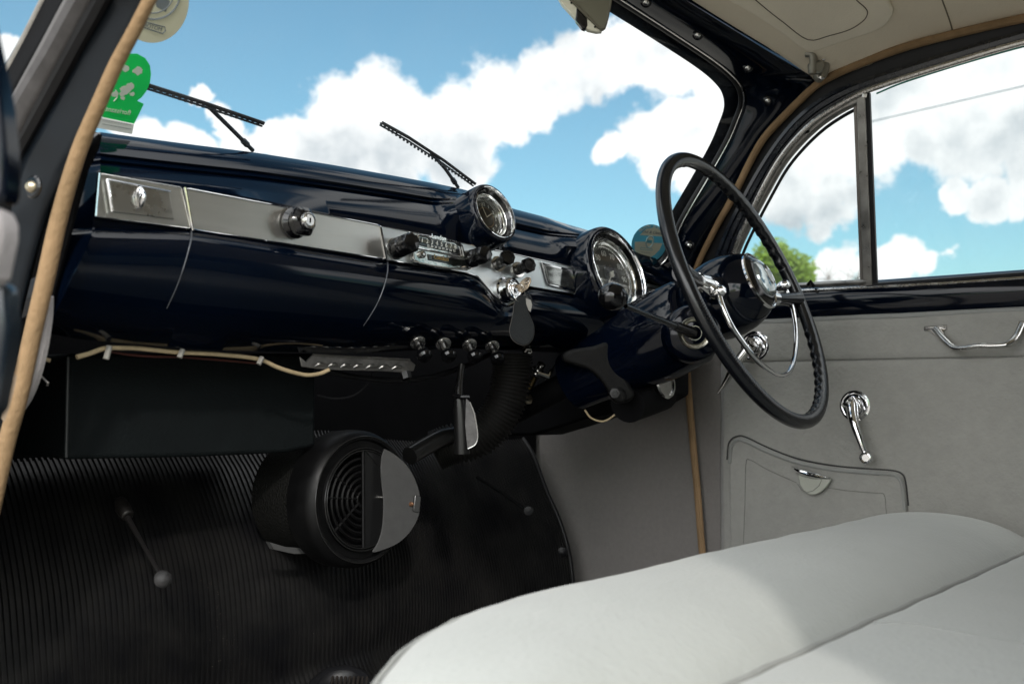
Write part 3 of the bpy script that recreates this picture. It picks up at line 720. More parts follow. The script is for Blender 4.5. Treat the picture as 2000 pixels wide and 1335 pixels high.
G().tube([rc+fx*math.cos(a)*.0088+fz*math.sin(a)*.0135+fn*.003*math.sin(2*a) for a in [2*math.pi*i/28 for i in range(28)]], .0007, 6, closed=True).build('split_ring', chromed, fob)
# second chrome fitting just under the fob, and spare switch above the duct
sf = thing('threaded_stud', 'small chrome threaded stud poking down below the leather key fob', 'stud', tuple(PYp(1030,680,1.02)))
a0 = PYp(1024,674,1.02); a1 = PYp(1036,700,1.0); ax = (a1-a0).normalized()
G().lathe([(0, .0055), (.004, .0055), (.0045, .0085), (.009, .0085), (.0095, .0065), (.012, .0090), (.016, .0088), (.0165, .006), (.022, .006), (.023, .004), (.0235, .0005)], a0, ax, 6).build('hex_stud', chromed, sf, sharp=20)
sf = thing('cable_clamp', 'chrome cable end clamped with a wing nut below the dash, above a brass fitting', 'clamp', tuple(PYp(1055,715,1.05)))
a0 = PYp(1044,734,1.05); a1 = PYp(1062,704,1.03); ax = (a1-a0).normalized()
G().lathe([(0, .006), (.006, .0125), (.009, .0128), (.0095, .010), (.014, .010), (.0145, .006), (.019, .006), (.0195, .0075), (.026, .0070), (.027, .002)], a0, ax, 24).build('clamp_body', chromed, sf, sharp=30)
G().tube([PYp(1050,728,1.03), PYp(1070,735,1.02), PYp(1078,722,1.02)], [.003, .005, .003], 8).build('wing_nut', chromed, sf)
sf = thing('brass_union', 'tarnished brass pipe union with bolts below the cable clamp', 'pipe fitting', tuple(PYp(1025,760,1.08)))
a0 = PYp(1046,732,1.07); a1 = PYp(1022,782,1.09); ax = (a1-a0).normalized()
G().tube([a0, a1], .006, 12).build('pipe', mat('dark_brass', (.12, .085, .04), .4, 1), sf)
G().lathe([(0, .010), (.010, .010), (.011, .007)], PYp(1014,752,1.06), (0, -1, .2), 6).build('nut', mat('tarnish', (.33, .29, .22), .35, 1, var=.3), sf)
G().lathe([(0, .009), (.012, .009), (.013, .006)], PYp(1024,780,1.07), (-.2, -1, .1), 6).build('nut', MATS['tarnish'], sf)

# ================================================================== STEERING
wn_ = Vector((.065, -.905, .38)).normalized()
WC = PD(1459, 560, 1.50); WR = .2176*1.50/1.50
sw = thing('steering_wheel', 'large thin rimmed black steering wheel with chrome horn ring and domed navy hub', 'steering wheel', tuple(WC))
u, w, _ = frame(wn_)
print('wheel', WC, u, w)
NSEG = 1500; pts = [WC+u*math.cos(2*math.pi*i/NSEG)*WR+w*math.sin(2*math.pi*i/NSEG)*WR for i in range(NSEG)]
g = G(); v = []; seg = 18
for i in range(NSEG):
    a = 2*math.pi*i/NSEG; rd = u*math.cos(a)+w*math.sin(a); c = WC+rd*WR
    deg = math.degrees(a) % 360
    fins = 1.0 if (100 < deg < 165 or 195 < deg < 262 or 280 < deg < 345 or 15 < deg < 80) else 0.0
    rib = 1.0 if (12 < deg < 168 or 192 < deg < 348) else 0.0
    for k in range(seg):
        th = 2*math.pi*k/seg; co, si = math.cos(th), math.sin(th)     # co: outward, si: towards the driver
        r = .0110
        q = r
        if fins and co < .3: q += .0016*(math.sin(a*WR/.0036*1.0/1.0) if False else math.sin(a*2*math.pi/(R_(5.6))))*max(0, -co)*max(0, .6-si*.9)
        if rib and .15 < (co*-.2+si) and -.75 < co < .55: q += .00028*(1 if (i//2) % 2 else -1)
        v.append(c+rd*co*q+wn_*si*q*.95)
f = []
for i in range(NSEG):
    j = (i+1) % NSEG
    for k in range(seg): f.append((i*seg+k, i*seg+(k+1) % seg, j*seg+(k+1) % seg, j*seg+k))
g.add(v, f)
g.build('rim', mat('wheel_black', (.0035, .0042, .006), .26, 0, 0, spec=.55), sw, sharp=180)
bossP = [(.030, .0005), (.0295, .020), (.026, .035), (.0225, .0425), (.0195, .0445), (.012, .0500), (0, .0560), (-.015, .0605), (-.035, .0625), (-.055, .0610), (-.075, .0560), (-.090, .0490)]
BC = WC
G().lathe(bossP[4:], BC, wn_, 72).build('hub', navy, sw, sharp=40)
G().lathe([(.0190, .0452), (.0225, .0458), (.0240, .0440), (.0225, .0425)], BC, wn_, 72, cap=False).build('hub_ring', chrome, sw)
G().lathe([(.0215, .0428), (.0270, .0350), (.0295, .0305), (.0295, .001)], BC, wn_, 64).build('horn_push', blk, sw)
bd = G().lathe([(.0290, .0300), (.0330, .0290), (.0375, .0200), (.0390, .0080), (.0392, .0005)], BC, wn_, 48, sx=.95).build('badge_dome', mat('badge_clear', (.30, .34, .34), .06, .6, 1, var=.3, vscale=50), sw)
g = G(); c = BC+wn_*.0392
for k in (-1, 0, 1): g.tube([c+w*(.018)+u*(.003*k-.004), c-w*.012+u*(.003*k+.006)], .0007, 5)
g.prism([c+u*-.009+w*.010, c+u*.009+w*.010, c+u*.008-w*.004, c-w*.016, c+u*-.008-w*.004], wn_*.0008); g.build('badge_shield', chromed, bd)
# spokes
def spoke(sgn):
    A_ = BC+u*(sgn*.045)-wn_*.028; B_ = BC+u*(sgn*(WR-.004))-wn_*.002
    pts = cr([A_, A_.lerp(B_, .35)+wn_*.000, A_.lerp(B_, .7), B_], 6); n_ = len(pts)
    ch = pts[:int(n_*.62)]
    G().tube(ch, [interp([0, .3, .6, 1], [.0215, .0200, .0160, .0100], i/len(ch)) for i in range(len(ch))], 24).build('spoke_sleeve', chrome, sw)
    rs = pts[int(n_*.55):]
    G().tube(rs, [lerp(.0100, .0150, (i/len(rs))**2) for i in range(len(rs))], 18).build('spoke', MATS['wheel_black'], sw)
    g = G(); o = BC+u*(sgn*.052)-wn_*.026
    g.lathe([(-.002, .024), (.002, .0245), (.004, .022)], o, u*sgn, 40, cap=False); g.build('spoke_collar', chrome, sw)
for s_ in (-1, 1): spoke(s_)
# chrome bullet and the half horn ring, laid in a plane just in front of the spokes
hp0 = WC-wn_*.006
def HPt(x, y): return PPl(x, y, hp0, wn_)
hr = [(1404,575),(1412,600),(1428,635),(1450,668),(1475,700),(1500,722),(1522,733),(1540,727),(1550,705),(1555,670),(1553,630),(1546,595),(1537,570),(1530,560)]
G().tube(cr([HPt(x, y) for x, y in hr], 6), .0040, 12).build('horn_ring', chrome, sw)
for (x, y) in ((1403,570),(1530,558)):
    G().lathe([(-.013, .001), (-.011, .006), (-.004, .0090), (.004, .0090), (.010, .006), (.012, .001)], HPt(x, y), wn_, 24).build('horn_ring_end', chrome, sw)
# column
colm = thing('steering_column', 'navy steering column shroud with gear lever running down under the dashboard', 'steering column', tuple(WC-wn_*.3))
cp = [(.088, .050), (.092, .056), (.10, .0615), (.125, .0630), (.155, .0640), (.185, .062), (.215, .056), (.25, .051), (.30, .047), (.335, .044)]
CB = WC-Vector((0, 0, .008))
cax = (-wn_+Vector((-.02, 0, -.015))).normalized()
G().lathe(cp, CB, cax, 64, sy=1.12).build('shroud', mat('navy_column', (.0008, .0020, .0060), .2, 0, .55, spec=.0, var=.3, vscale=6, rvar=.08), colm, sharp=50)
G().tube([CB+cax*.33, CB+cax*.62], .022, 16).build('column_tube', blkm, colm)
# lever boss on the side
lb = PD(1357, 650, 1.455); la = (Vector((0, 0, 0))-lb).normalized(); la = (la+Vector((-.10, -.25, .05))).normalized()
G().lathe([(-.06, .044), (-.012, .043), (-.004, .038), (-.001, .033)], lb, la, 56).build('lever_housing', MATS['navy_column'], colm, sharp=50)
lv = G().lathe([(-.002, .0235), (.001, .0242), (.003, .0230), (.0015, .0205), (-.001, .0200), (-.001, .0185), (.001, .0170), (-.004, .0160), (-.004, .0120), (-.001, .0110), (-.001, .0095), (-.006, .0085), (-.006, .0005)], lb, la, 56).build('lever_pivot', mat('pivot_steel', (.42, .40, .34), .3, 1, var=.3, vscale=80), colm, sharp=25)
lev0 = PD(1336, 643, 1.44); lev1 = PD(1222, 597, 1.34)
G().tube([lev0+(lev0-lev1)*.12, lev0, lev0.lerp(lev1, .5), lev1], [.0075, .0052, .0042, .0036], 16).build('gear_lever', mat('lever_steel', (.10, .105, .11), .14, 1), colm)
G().tube([lev0+(lev0-lev1)*.16, lev0+(lev1-lev0)*.16], [.0085, .0068], 16).build('lever_ferrule', blk, colm)
ka = (lev1-lev0).normalized(); kc_ = lev1+ka*.010
G().lathe([(-.020, .0005), (-.019, .0065), (-.015, .0115), (-.008, .0163), (0, .0188), (.008, .0188), (.015, .0165), (.020, .0120), (.0235, .006), (.0245, .0005)], PD(1200, 581, 1.325), ka, 40, sy=1.0).build('lever_knob', mat('knob_black', (.002, .002, .0025), .14, 0, .0), colm, sharp=180, subd=1)
# crackle cast bracket under the column and lock barrel behind it
bk_ = thing('column_bracket', 'dark crackle finish cast bracket clamping the steering column under the dash', 'bracket', tuple(PD(1190, 730, 1.6)))
o1 = [PD(x, y, 1.57) for x, y in cr2([(1098,690),(1120,682),(1160,676),(1188,668),(1200,690),(1215,720),(1232,752),(1240,772),(1226,786),(1206,784),(1190,766),(1172,740),(1150,722),(1120,712),(1100,706)], 3)]
G().prism(o1, Fw*.05).build('casting', cast, bk_, bevel=.006, seg=3)
G().lathe([(0, .013), (.008, .012), (.012, .008), (.013, .001)], PD(1208, 772, 1.56), -Fw, 24).build('bolt', cast, bk_)
G().lathe([(0, .0085), (.006, .0082), (.0065, .004), (.004, .0035)], PD(1200, 767, 1.545), -Fw, 6).build('bolt_head', mat('dull_steel', (.02, .02, .02), .5, 0), bk_)
g = G(); g.tube([PD(1225, 790, 1.60), PD(1250, 775, 1.64), PD(1290, 762, 1.68)], [.03, .035, .034], 20); g.build('clamp_body', blkm, bk_)
lk_ = thing('column_lock', 'oval chrome faced lock barrel under the steering column beside the windlace', 'lock', tuple(PD(1303, 742, 1.66)))
lc = PD(1299, 745, 1.63); ln = (-Fw+Rt*1.25+Up*.35).normalized()
G().lathe([(-.05, .027), (-.004, .0265), (0, .0285), (.003, .027), (.0032, .0235), (.0005, .0225), (.0015, .001)], lc, ln, 40).build('lock_rim', chromed, lk_, sharp=30)
G().lathe([(.001, .010), (.004, .0095), (.0045, .001)], lc-Rt*.008, ln, 24).build('key_barrel', MATS['bezel_chrome'], lk_)
# angular dark under-dash structure behind the column
us = thing('dash_support', 'dark pressed steel support and pedal box behind the steering column', 'bracket', (1.4, 1.25, 0))
g = G(); g.prism([PXp(x, y, 1.50) for x, y in [(1000,640),(1290,640),(1290,770),(1240,800),(1150,815),(1090,835),(1040,850),(990,850),(960,790)]], (.10, 0, 0)); g.build('pedal_box', blkm, us, bevel=.005)
G().tube(cr([PD(x, y, 1.62) for x, y in [(1142,800),(1155,816),(1180,822),(1205,806),(1215,795)]], 5), .0016, 6).build('wire', crm, us)
#g = G(); g.prism([PD(x, y, 1.60) for x, y in [(1072,776),(1090,770),(1092,790),(1078,790)]], Fw*.01); g.build('tab', MATS['dull_steel'], us)
#g = G(); g.prism([PD(x, y, 1.60) for x, y in [(1112,790),(1124,786),(1140,800),(1128,812),(1112,806)]], Fw*.02); g.build('tab', MATS['dull_steel'], us)

# ================================================================== DRIVER'S DOOR
door = thing('driver_door', 'closed driver door with grey wool card, chrome framed windows and navy sill rail', 'car door', (1.72, .55, GZ))
# card: pillowed cloth with a horizontal crease, a raised top welt and a vertical front seam
def zc(y): return .073
cy = [.925-.006*i for i in range(0)]
YS = [.915-i*(1.9)/150 for i in range(151)]
ZS = [.146, .1445, .140, .13, .115, .10, .086, .079, .0755, .073, .0705, .067, .060, .05, .03, .0, -.04, -.08, -.13, -.18, -.24, -.30, -.36, -.42, -.5, -.6]
rows = []
for z in ZS:
    row = []
    for y in YS:
        x = 1.690
        dcr = abs(z-.073)
        x += .0048*math.exp(-(dcr/.0042)**2)
        x += .006*max(0, 1-(.146-z)/.005)**2 if z > .141 else 0
        dy_ = .915-y
        x += .010*max(0, 1-dy_/.012)**2
        if z < .066 : x += .0035*math.exp(-((dy_-.028)/.003)**2)
        x += .0026*(noise.noise(Vector((y*6, z*8, 1)))+.5*noise.noise(Vector((y*15, z*18, 4))))
        row.append(Vector((x, y, z)))
    rows.append(row)
g = G().grid(rows); g.build('door_card', cloth, door, solid=.006, sharp=80, off=1); card_b = bvh_of(g)
# top welt
G().tube([Vector((1.688, .905-i*.06, .1455+.0006*math.sin(i*2))) for i in range(26)], .0045, 10).build('welt', pipe, door)
# door shut face ahead of the card (between windlace and card)
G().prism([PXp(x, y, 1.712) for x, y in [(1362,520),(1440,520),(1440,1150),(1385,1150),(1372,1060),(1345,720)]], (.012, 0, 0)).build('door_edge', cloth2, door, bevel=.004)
# navy garnish rail
sect = [(.000, .140), (-.006, .150), (-.012, .168), (-.013, .185), (-.008, .198), (.004, .206), (.020, .212), (.03, .214)]
rows = [[Vector((1.700+a, y, z)) for y in (.93, .80, .6, .4, .2, 0, -.4, -1.0)] for a, z in sect]
G().grid(rows).build('sill_rail', navy, door, sharp=60)
# window apertures
def dpath(pl, off=0.0, n=6): return cr([DU(x, y, off) for x, y in pl], n)
qa = [(1424,560),(1428,520),(1438,480),(1460,430),(1492,372),(1525,318),(1560,272),(1600,235),(1640,210),(1668,196)]
ma = [(1712,180),(1760,160),(1840,134),(1920,110),(2000,88),(2100,64),(2250,34)]
outerf = [(1380,560),(1400,500),(1420,450),(1445,400),(1478,340),(1510,290),(1545,245),(1580,212),(1620,185),(1680,160),(1760,135),(1860,104),(1960,75),(2060,48),(2160,26),(2260,6)]
frt = [(x, y) for x, y in outerf]
inner_all = [(1424,560),(1430,515),(1440,478),(1462,430),(1490,372),(1522,316),(1556,272),(1596,234),(1640,206),(1690,180),(1770,152),(1860,124),(1960,94),(2060,68),(2160,46),(2260,26)]
A = dpath(outerf, .0); B = dpath(inner_all, .004)
g = G(); rr_ = []
stp = [(0, -.002), (.08, .006), (.20, .007), (.26, .001), (.34, .001), (.40, .007), (.54, .006), (.60, .000), (.68, .000), (.76, .004), (1.0, .002)]
for t, o in stp: rr_.append([a.lerp(b, t)+Vector((-o, 0, 0)) for a, b in zip(A, B)])
g.grid(rr_); g.build('window_frame', mat('frame_black', (.006, .008, .013), .26, 0, .5, rvar=.08, vscale=30), door, sharp=30, solid=.003, off=1)
# outer blocking band between windlace and frame
wlo = [(1359,540),(1375,490),(1397,445),(1429,389),(1467,312),(1495,266),(1537,221),(1558,200),(1597,164),(1650,136),(1750,97),(1850,69),(1960,40),(2060,14),(2160,-8),(2260,-30)]
C_ = dpath(wlo, -.004); g = G(); g.grid([C_, [p+Vector((.004, 0, 0)) for p in A]]); g.build('door_rebate', rub, door)
# metal inner frame
G().tube([p+Vector((-.003, 0, 0)) for p in B], .0052, 10).build('frame_trim', oldchrome, door)
bgrid = None
qg = [(1431,560),(1437,515),(1447,482),(1468,437),(1498,380),(1530,324),(1564,282),(1602,246),(1640,220),(1672,203)]
G().tube(dpath(qg, .001), .0036, 8).build('quarterlight_frame', mat('quarter_frame_metal', (.33, .32, .30), .35, 1, var=.2, vscale=40, rvar=.1), door)
G().tube([p+Vector((.004, 0, 0)) for p in dpath([(x+5, y+6) for x, y in qg])], .0030, 8).build('quarterlight_seal', rub, door)
fgp = cr([DU(x, y, .003) for x, y in [(1431,560),(1437,515),(1447,482),(1468,437),(1498,380),(1530,324),(1564,282),(1602,246),(1640,220),(1690,196)]], 6)
B2_ = dpath(inner_all[:10], .002); kk = min(len(fgp), len(B2_)); G().grid([[B2_[i].lerp(fgp[i], t)+Vector((-.002*math.sin(3.14*t), 0, 0)) for i in range(kk)] for t in (0, .3, .7, 1)]).build('quarterlight_frame', MATS['quarter_frame_metal'], door, solid=.003)
# division bar
def bar(name, x0, x1, x2, x3, m, off, th, y0=176, y1=566):
    P = [DU(x0, y0, off), DU(x1, y0, off), DU(x3, y1, off), DU(x2, y1, off)]; return G().prism(P, (th, 0, 0)).build(name, m, door, bevel=.0012)
bar('division_bar', 1672, 1689, 1686, 1704, MATS['quarter_frame_metal'], .006, .012, y0=184)
bar('division_bar_edge', 1666, 1673, 1680, 1687, mat('brown_trim', (.20, .18, .165), .4, .7, var=.2), .003, .008, y0=198)
bar('glass_channel', 1690, 1698, 1705, 1713, rub, .003, .008, y0=180)
# bottom trims
G().tube([DU(x, y, .004) for x, y in [(1420,568),(1500,560),(1580,556),(1680,551),(1694,550)]], .0048, 8).build('quarterlight_sill', MATS['quarter_frame_metal'], door)
G().tube([DU(x, y, .004) for x, y in [(1694,560),(1720,557),(1850,548),(2000,537),(2200,522)]], .0052, 8).build('window_sill', rub, door)
G().tube([DU(x, y, .006) for x, y in [(1420,578),(1580,567),(1694,562),(1850,554),(2000,543),(2200,528)]], .0040, 8).build('sill_trim', oldchrome, door)
G().tube([DU(1689,183,.010), DU(1688,190,.010)], .004, 8).build('frame_joint', oldchrome, door)
# glass
P = [(1420,570)]+qg+[(1672,203),(1692,562)]
G().prism([DU(x, y, -.006) for x, y in P], (.004, 0, 0)).build('quarterlight_glass', wglass, door)
P = [(1696,562),(1690,186)]+ma+[(2280,520)]
G().prism([DU(x, y, -.008) for x, y in P], (.004, 0, 0)).build('window_glass', wglass, door)
G().tube([DU(x, y, -.002) for x, y in [(1704,560),(1700,450),(1695,300),(1692,196)]], .0012, 6).build('glass_edge', mat('glass_edge_green', (.05, .25, .20), .15), door)
G().tube(dpath([(x, y+3) for x, y in ma], -.003), .0015, 6).build('glass_edge', MATS['glass_edge_green'], door)
G().prism([DU(1566,257,.008), DU(1578,253,.008), DU(1580,258,.008), DU(1570,262,.008)], (.004, 0, 0)).build('catch', blkm, door)
g = G(); g.tube([DU(1578,556,.008), DU(1583,548,.012), DU(1590,560,.012)], [.003, .002, .003], 8); g.build('quarterlight_catch', blkm, door)
# window winder
def rosette(c, r, par, nm='escutcheon'):
    a = Vector((-1, 0, 0))
    return G().lathe([(-.004, r), (.001, r), (.0022, r*.97), (.0024, r*.86), (.0015, r*.82), (.0032, r*.78), (.0045, r*.74), (.0045, r*.62), (.003, r*.58), (.006, r*.52), (.008, r*.46), (.009, r*.30), (.009, r*.01)], c, a, 48).build(nm, chrome, par, sharp=30)
wcn = PXp(1672, 792, 1.689)
rosette(wcn+Vector((-.004, 0, 0)), .0270, door, 'winder_escutcheon')
e = PXp(1693, 893, 1.655); s0 = wcn+Vector((-.020, 0, .0))
arm = cr([s0+Vector((0, .006, .008)), s0, s0.lerp(e, .3)+Vector((-.010, 0, 0)), s0.lerp(e, .7)+Vector((-.006, 0, 0)), e], 6); na = len(arm)
G().tube(arm, [lerp(.0125, .0048, min(1, i/na*1.15)) for i in range(na)], 16).build('winder_handle', chrome, door)
G().lathe([(-.004, .005), (0, .0075), (.006, .0095), (.018, .0105), (.022, .0090), (.0225, .0075), (.018, .006), (.018, .001)], e+Vector((.008, 0, 0)), (-1, -.1, 0), 32).build('winder_knob', chrome, door, sharp=30)
# door release
rcn = PXp(1477, 676, 1.689); rosette(rcn+Vector((-.004, 0, 0)), .0285, door, 'handle_escutcheon')
s0 = rcn+Vector((-.022, 0, 0)); e = PXp(1402, 768, 1.652)
arm = cr([s0+Vector((0, -.006, .006)), s0, s0.lerp(e, .35)+Vector((-.006, 0, 0)), s0.lerp(e, .75), e], 6); na = len(arm)
G().tube(arm, [interp([0, .25, .55, 1], [.0125, .0100, .0085, .0012], i/(na-1)) for i in range(na)], 16).build('release_handle', chromed, door)
# pull handle
ph = [(1828,643),(1842,660),(1862,678),(1880,679),(1910,675),(1940,675),(1968,672),(1985,658),(1997,634)]
pp = [PXp(x, y, X) for (x, y), X in zip(ph, [1.683,1.668,1.652,1.648,1.646,1.646,1.650,1.664,1.682])]
pp = cr(pp, 5)
hn = G().tube(pp, [interp([0, .16, .3, .7, .84, 1], [.0062, .0060, .0042, .0042, .0060, .0062], i/(len(pp)-1)) for i in range(len(pp))], 14).build('pull_handle', chromed, door)
for x0, x1, yy in ((1806, 1850, 640), (1990, 2034, 630)):
    g = G(); g.tube([PXp(x0, yy+2, 1.684), PXp(x1, yy-1, 1.684)], .0045, 10); g.prism([PXp(x0+3, yy+2, 1.681), PXp(x1-3, yy, 1.681), PXp((x0+x1)/2+8, yy+22, 1.674)], (.004, 0, 0)); g.build('hinge_plate', chromed, hn)
# map pocket
po = [(1426,1180),(1424,1000),(1423,900),(1427,866),(1440,854),(1458,857),(1500,877),(1560,899),(1630,912),(1700,918),(1742,921),(1758,928),(1765,944),(1770,990),(1778,1100),(1785,1180)]
P = [PXp(x, y, 1.683) for x, y in po]
pk_ = G().prism([PXp(p[0], p[1], 1.676) for p in cr2(po, 3)], (.016, 0, 0)).build('map_pocket', cloth, door, bevel=.004, seg=3)
G().tube([PXp(x, y, 1.6830) for x, y in cr2([(x+(-3 if x < 1440 else (4 if x > 1755 else 1)), y-3) for x, y in po[2:14]], 4)], .0015, 8).build('pocket_shadow', mat('pocket_shadow_dark', (.05, .05, .048), .95), pk_)  # dark thread round the pocket edge, painting in its shadow
G().tube([PXp(x, y, 1.6755) for x, y in cr2([(x+ (2 if x < 1440 else (-3 if x > 1755 else 0)), y+5) for x, y in po[2:14]], 4)], .0032, 8).build('pocket_piping', pipe, pk_)
stt = mat('stitch_line', (.17, .17, .155), .95)
for pts in ([(1452,1060),(1455,980),(1457,905),(1466,898),(1500,917),(1556,942)], [(1618,952),(1660,958),(1712,962),(1727,966),(1731,1000),(1736,1060)]):
    cc_ = [PXp(x, y, 1.6755) for x, y in cr2(pts, 5)]
    G().tube(cc_, .0006, 6).build('stitching', stt, pk_)
tabp = [(1558,918),(1575,926),(1600,932),(1622,934),(1614,950),(1600,962),(1586,966),(1572,960),(1562,945)]
tb = G().prism([PXp(x, y, 1.662) for x, y in cr2(tabp, 3)], (.006, 0, 0)).build('pull_tab', mat('tab_leather', (.42, .43, .37), .6, var=.06, bump=.2, bscale=200), pk_, bevel=.0015)
G().tube([PXp(1580+(x-1590)*.8, 942+(y-942)*.78, 1.6612) for x, y in tabp], .0006, 5).build('tab_stitch', stt, tb)
g = G(); rws = []
tpz = [(1547,914),(1560,920),(1580,926),(1600,931),(1622,936)]
q0 = [PXp(x, y-2, 1.664) for x, y in tpz]; 
for k in range(7):
    a = math.pi*k/6; rws.append([p+Vector((-.012*math.sin(a)*math.sin(math.pi*(.08+.84*i/4)), 0, -.0060*math.cos(a)*math.sin(math.pi*(.1+.8*i/4)))) for i, p in enumerate(q0)])
g.grid(rws); g.build('tab_clip', chrome, pk_, solid=.001)

# ================================================================== SEAT
seat = thing('bench_seat', 'pale grey wool front bench seat with piped seam and rolled front edge', 'bench seat', (1.05, .2, GZ))
def yf(X): return interp([.30,.345,.385,.44,.49,.537,.60,.70,1.3,1.55,1.66,1.70], [.30,.385,.435,.477,.508,.532,.553,.566,.566,.560,.548,.53], X)
prf = [(.028,-.60),(.034,-.42),(.040,-.30),(.036,-.235),(.026,-.200),(.014,-.183),(0,-.172),(-.02,-.1655),(-.05,-.1605),(-.08,-.1590),(-.115,-.1600),(-.15,-.1640),(-.175,-.1715),(-.195,-.1810),(-.208,-.1895),(-.216,-.1985),(-.221,-.2030),(-.226,-.1985),(-.235,-.1920),(-.27,-.1890),(-.33,-.1925),(-.42,-.197),(-.55,-.205),(-.75,-.22)]
rows = []; XSs = [.325+(1.685-.325)*(i/110) for i in range(111)]
for (dy_, z) in prf:
    row = []
    for X in XSs:
        e0 = max(0, 1-(X-.325)/.17); e1 = max(0, 1-(1.685-X)/.20)
        zz = z
        if z > -.25: zz -= .05*e0**2.4+.065*e1**2.2
        ff = interp([.30, .44, .6, .8], [.35, .6, .9, 1], X)
        y = yf(X)+dy_*(ff if dy_ > -.2 else 1) if dy_ > -.24 else yf(X)*(1)+dy_
        ycorr = 0
        if dy_ <= -.1:       # seam stays straight behind the rounded corner
            tt = min(1, (-dy_-.1)/.13); y = lerp(yf(X)+dy_, .566+dy_, tt)
        pk2 = noise.noise(Vector((X*26, 3, 1)))+.3*noise.noise(Vector((X*60, 8, 1)))
        dimp = .0008*math.exp(-((dy_+.221)/.035)**2)*pk2+.0014*math.exp(-((dy_-.01)/.03)**2)*noise.noise(Vector((X*22, 5, 9)))
        zz += .0016*noise.noise(Vector((X*3.2+y*2, y*9-X*2, 11)))
        zz += .0022*noise.noise(Vector((X*5, y*6, 2)))+.0010*noise.noise(Vector((X*16, y*18, 7)))+dimp
        row.append(Vector((X, y, zz)))
    rows.append(row)
gs = G().grid(rows); gs.build('cushion', seatm, seat, subd=1, sharp=90); seat_b = bvh_of(gs)
ir = [i for i, p in enumerate(prf) if abs(p[0]+.221) < 1e-6][0]
sm = [p+Vector((0, 0, .0036)) for i, p in enumerate(rows[ir])]
G().tube(sm[2:-2], .0027, 8).build('piping', pipe, seat)
cs = [Vector((.885+.012*math.sin(k*.2), .330-.03*k, 0)) for k in range(14)]
cs2 = []
for q_ in cs:
    h_ = seat_b.ray_cast(Vector((q_.x, q_.y, .3)), Vector((0, 0, -1)))
    if h_[0]: cs2.append(h_[0]+Vector((0, 0, -.0004)))
if len(cs2) > 2: G().tube(cs2, .0013, 6).build('cross_seam', pipe, seat)
fe = [p+Vector((0, .002, .0015)) for p in rows[5]]
G().tube(fe[8:-4], .0024, 8).build('front_piping', pipe, seat)
# seat ends and back
g = G(); g.prism([Vector((1.683, y, z)) for y, z in [(.50,-.60),(.50,-.24),(-.18,-.28),(-.18,-.60)]], (.004, 0, 0)); g.prism([Vector((.33, y, z)) for y, z in [(.28,-.60),(.30,-.22),(-.18,-.24),(-.18,-.60)]], (.004, 0, 0)); g.build('cushion_side', seatm, seat)
# backrest stands behind the viewpoint
rws = []
for z in [-.24, -.15, 0, .12, .2, .235, .24]:
    rws.append([Vector((X, -.36-.12*(z+.24)+(.0 if z < .2 else -.03*(z-.2)/.04), z)) for X in [.55+.11*i for i in range(11)]])
G().grid(rws).build('backrest', seatm, seat, solid=.10, off=-1, subd=1)
print('rib check', prf[6])

# ================================================================== FLOOR
# ribbed rubber mat: a real corrugated sheet that climbs the toe board and swells over the tunnel
mp_ = [PXp(x, y, 1.66) for x, y in [(1000,828),(1016,850),(1045,890),(1075,960),(1098,1020),(1112,1080),(1119,1140),(1120,1200)]]
mprof = [(p.y, p.z) for p in mp_]
print('mat profile', [(round(a,3), round(b,3)) for a, b in mprof])
yl, zl = mprof[-1]
mprof += [(yl-.03, zl-.05), (yl-.08, zl-.085), (yl-.16, zl-.105), (yl-.26, zl-.115), (yl-.40, zl-.12), (.60, zl-.12)]
mprof = [(mprof[0][0]+.05, mprof[0][1]+.14)]+mprof
mpc = cr([(0, a, b) for a, b in mprof], 5)
floor_z = zl-.12
print('floor z', floor_z)
PITCH = .0078; n_r = int(1.24/PITCH); rows = []
cross = []
for k in range(n_r):
    x = .42+k*PITCH
    for dx_, h in ((0, 0), (.22, 0), (.34, 1), (.66, 1), (.78, 0)): cross.append((x+dx_*PITCH, h))
Pn = []
for i, p in enumerate(mpc):
    a = mpc[max(0, i-1)]; b = mpc[min(len(mpc)-1, i+1)]; t = (b-a).normalized(); Pn.append(Vector((0, t.z, -t.y)))
    if Pn[-1].y > 0: Pn[-1] = -Pn[-1]
rows = []
for p, nn in zip(mpc, Pn):
    row = []
    for X, h in cross:
        hump = math.exp(-((X-1.08)/.20)**2)
        low = min(1, max(0, (-.10-p.z)/.20))
        off = .065*hump*low
        wav = .004*noise.noise(Vector((X*6, p.y*5, p.z*5)))
        q = Vector((X, p.y, p.z))+nn*(h*.0032+off*.8+wav)+Vector((0, -.03*hump*(1-low), off*.5))
        q.x += .012*math.sin((p.y+p.z)*6)*hump + .010*noise.noise(Vector((X*3, p.y*4+p.z*4, 3)))
        row.append(q)
    rows.append(row)
gm = G().grid(rows)
matt = gm.build('rubber_mat', mat('ribbed_rubber', (.0035, .0035, .0042), .40, bump=.2, bscale=150, col2=(.0062, .0058, .0055), spec=.30, vscale=16, rvar=.1), None, sharp=50)
tag(matt, 'black ribbed rubber mat covering the floor, tunnel and toe board', 'floor mat'); mat_b = bvh_of(gm)
# dust crumbs on the mat
dm = mat('dry_dust', (.07, .06, .05), .95)
g = G(); 
for k in range(90):
    t = random.random(); px = lerp(415, 450, t)+random.gauss(0, 9+8*t); py = lerp(1130, 1335, t)
    if k > 45: px = random.uniform(60, 900); py = random.uniform(1000, 1330)
    p = on(mat_b, px, py, .001)
    if p is None: continue
    r = random.uniform(.0003, .0007)
    g.box(p, (r*2, r*1.4, r), Matrix.Rotation(random.random()*3, 3, 'Z'))
tag(g.build('dust', dm), 'scattered dust and grit on the ribbed rubber mat', 'dust', kind='stuff')
def onm(px, py, l=.0): return on(mat_b, px, py, l) or PD(px, py, 1.4)
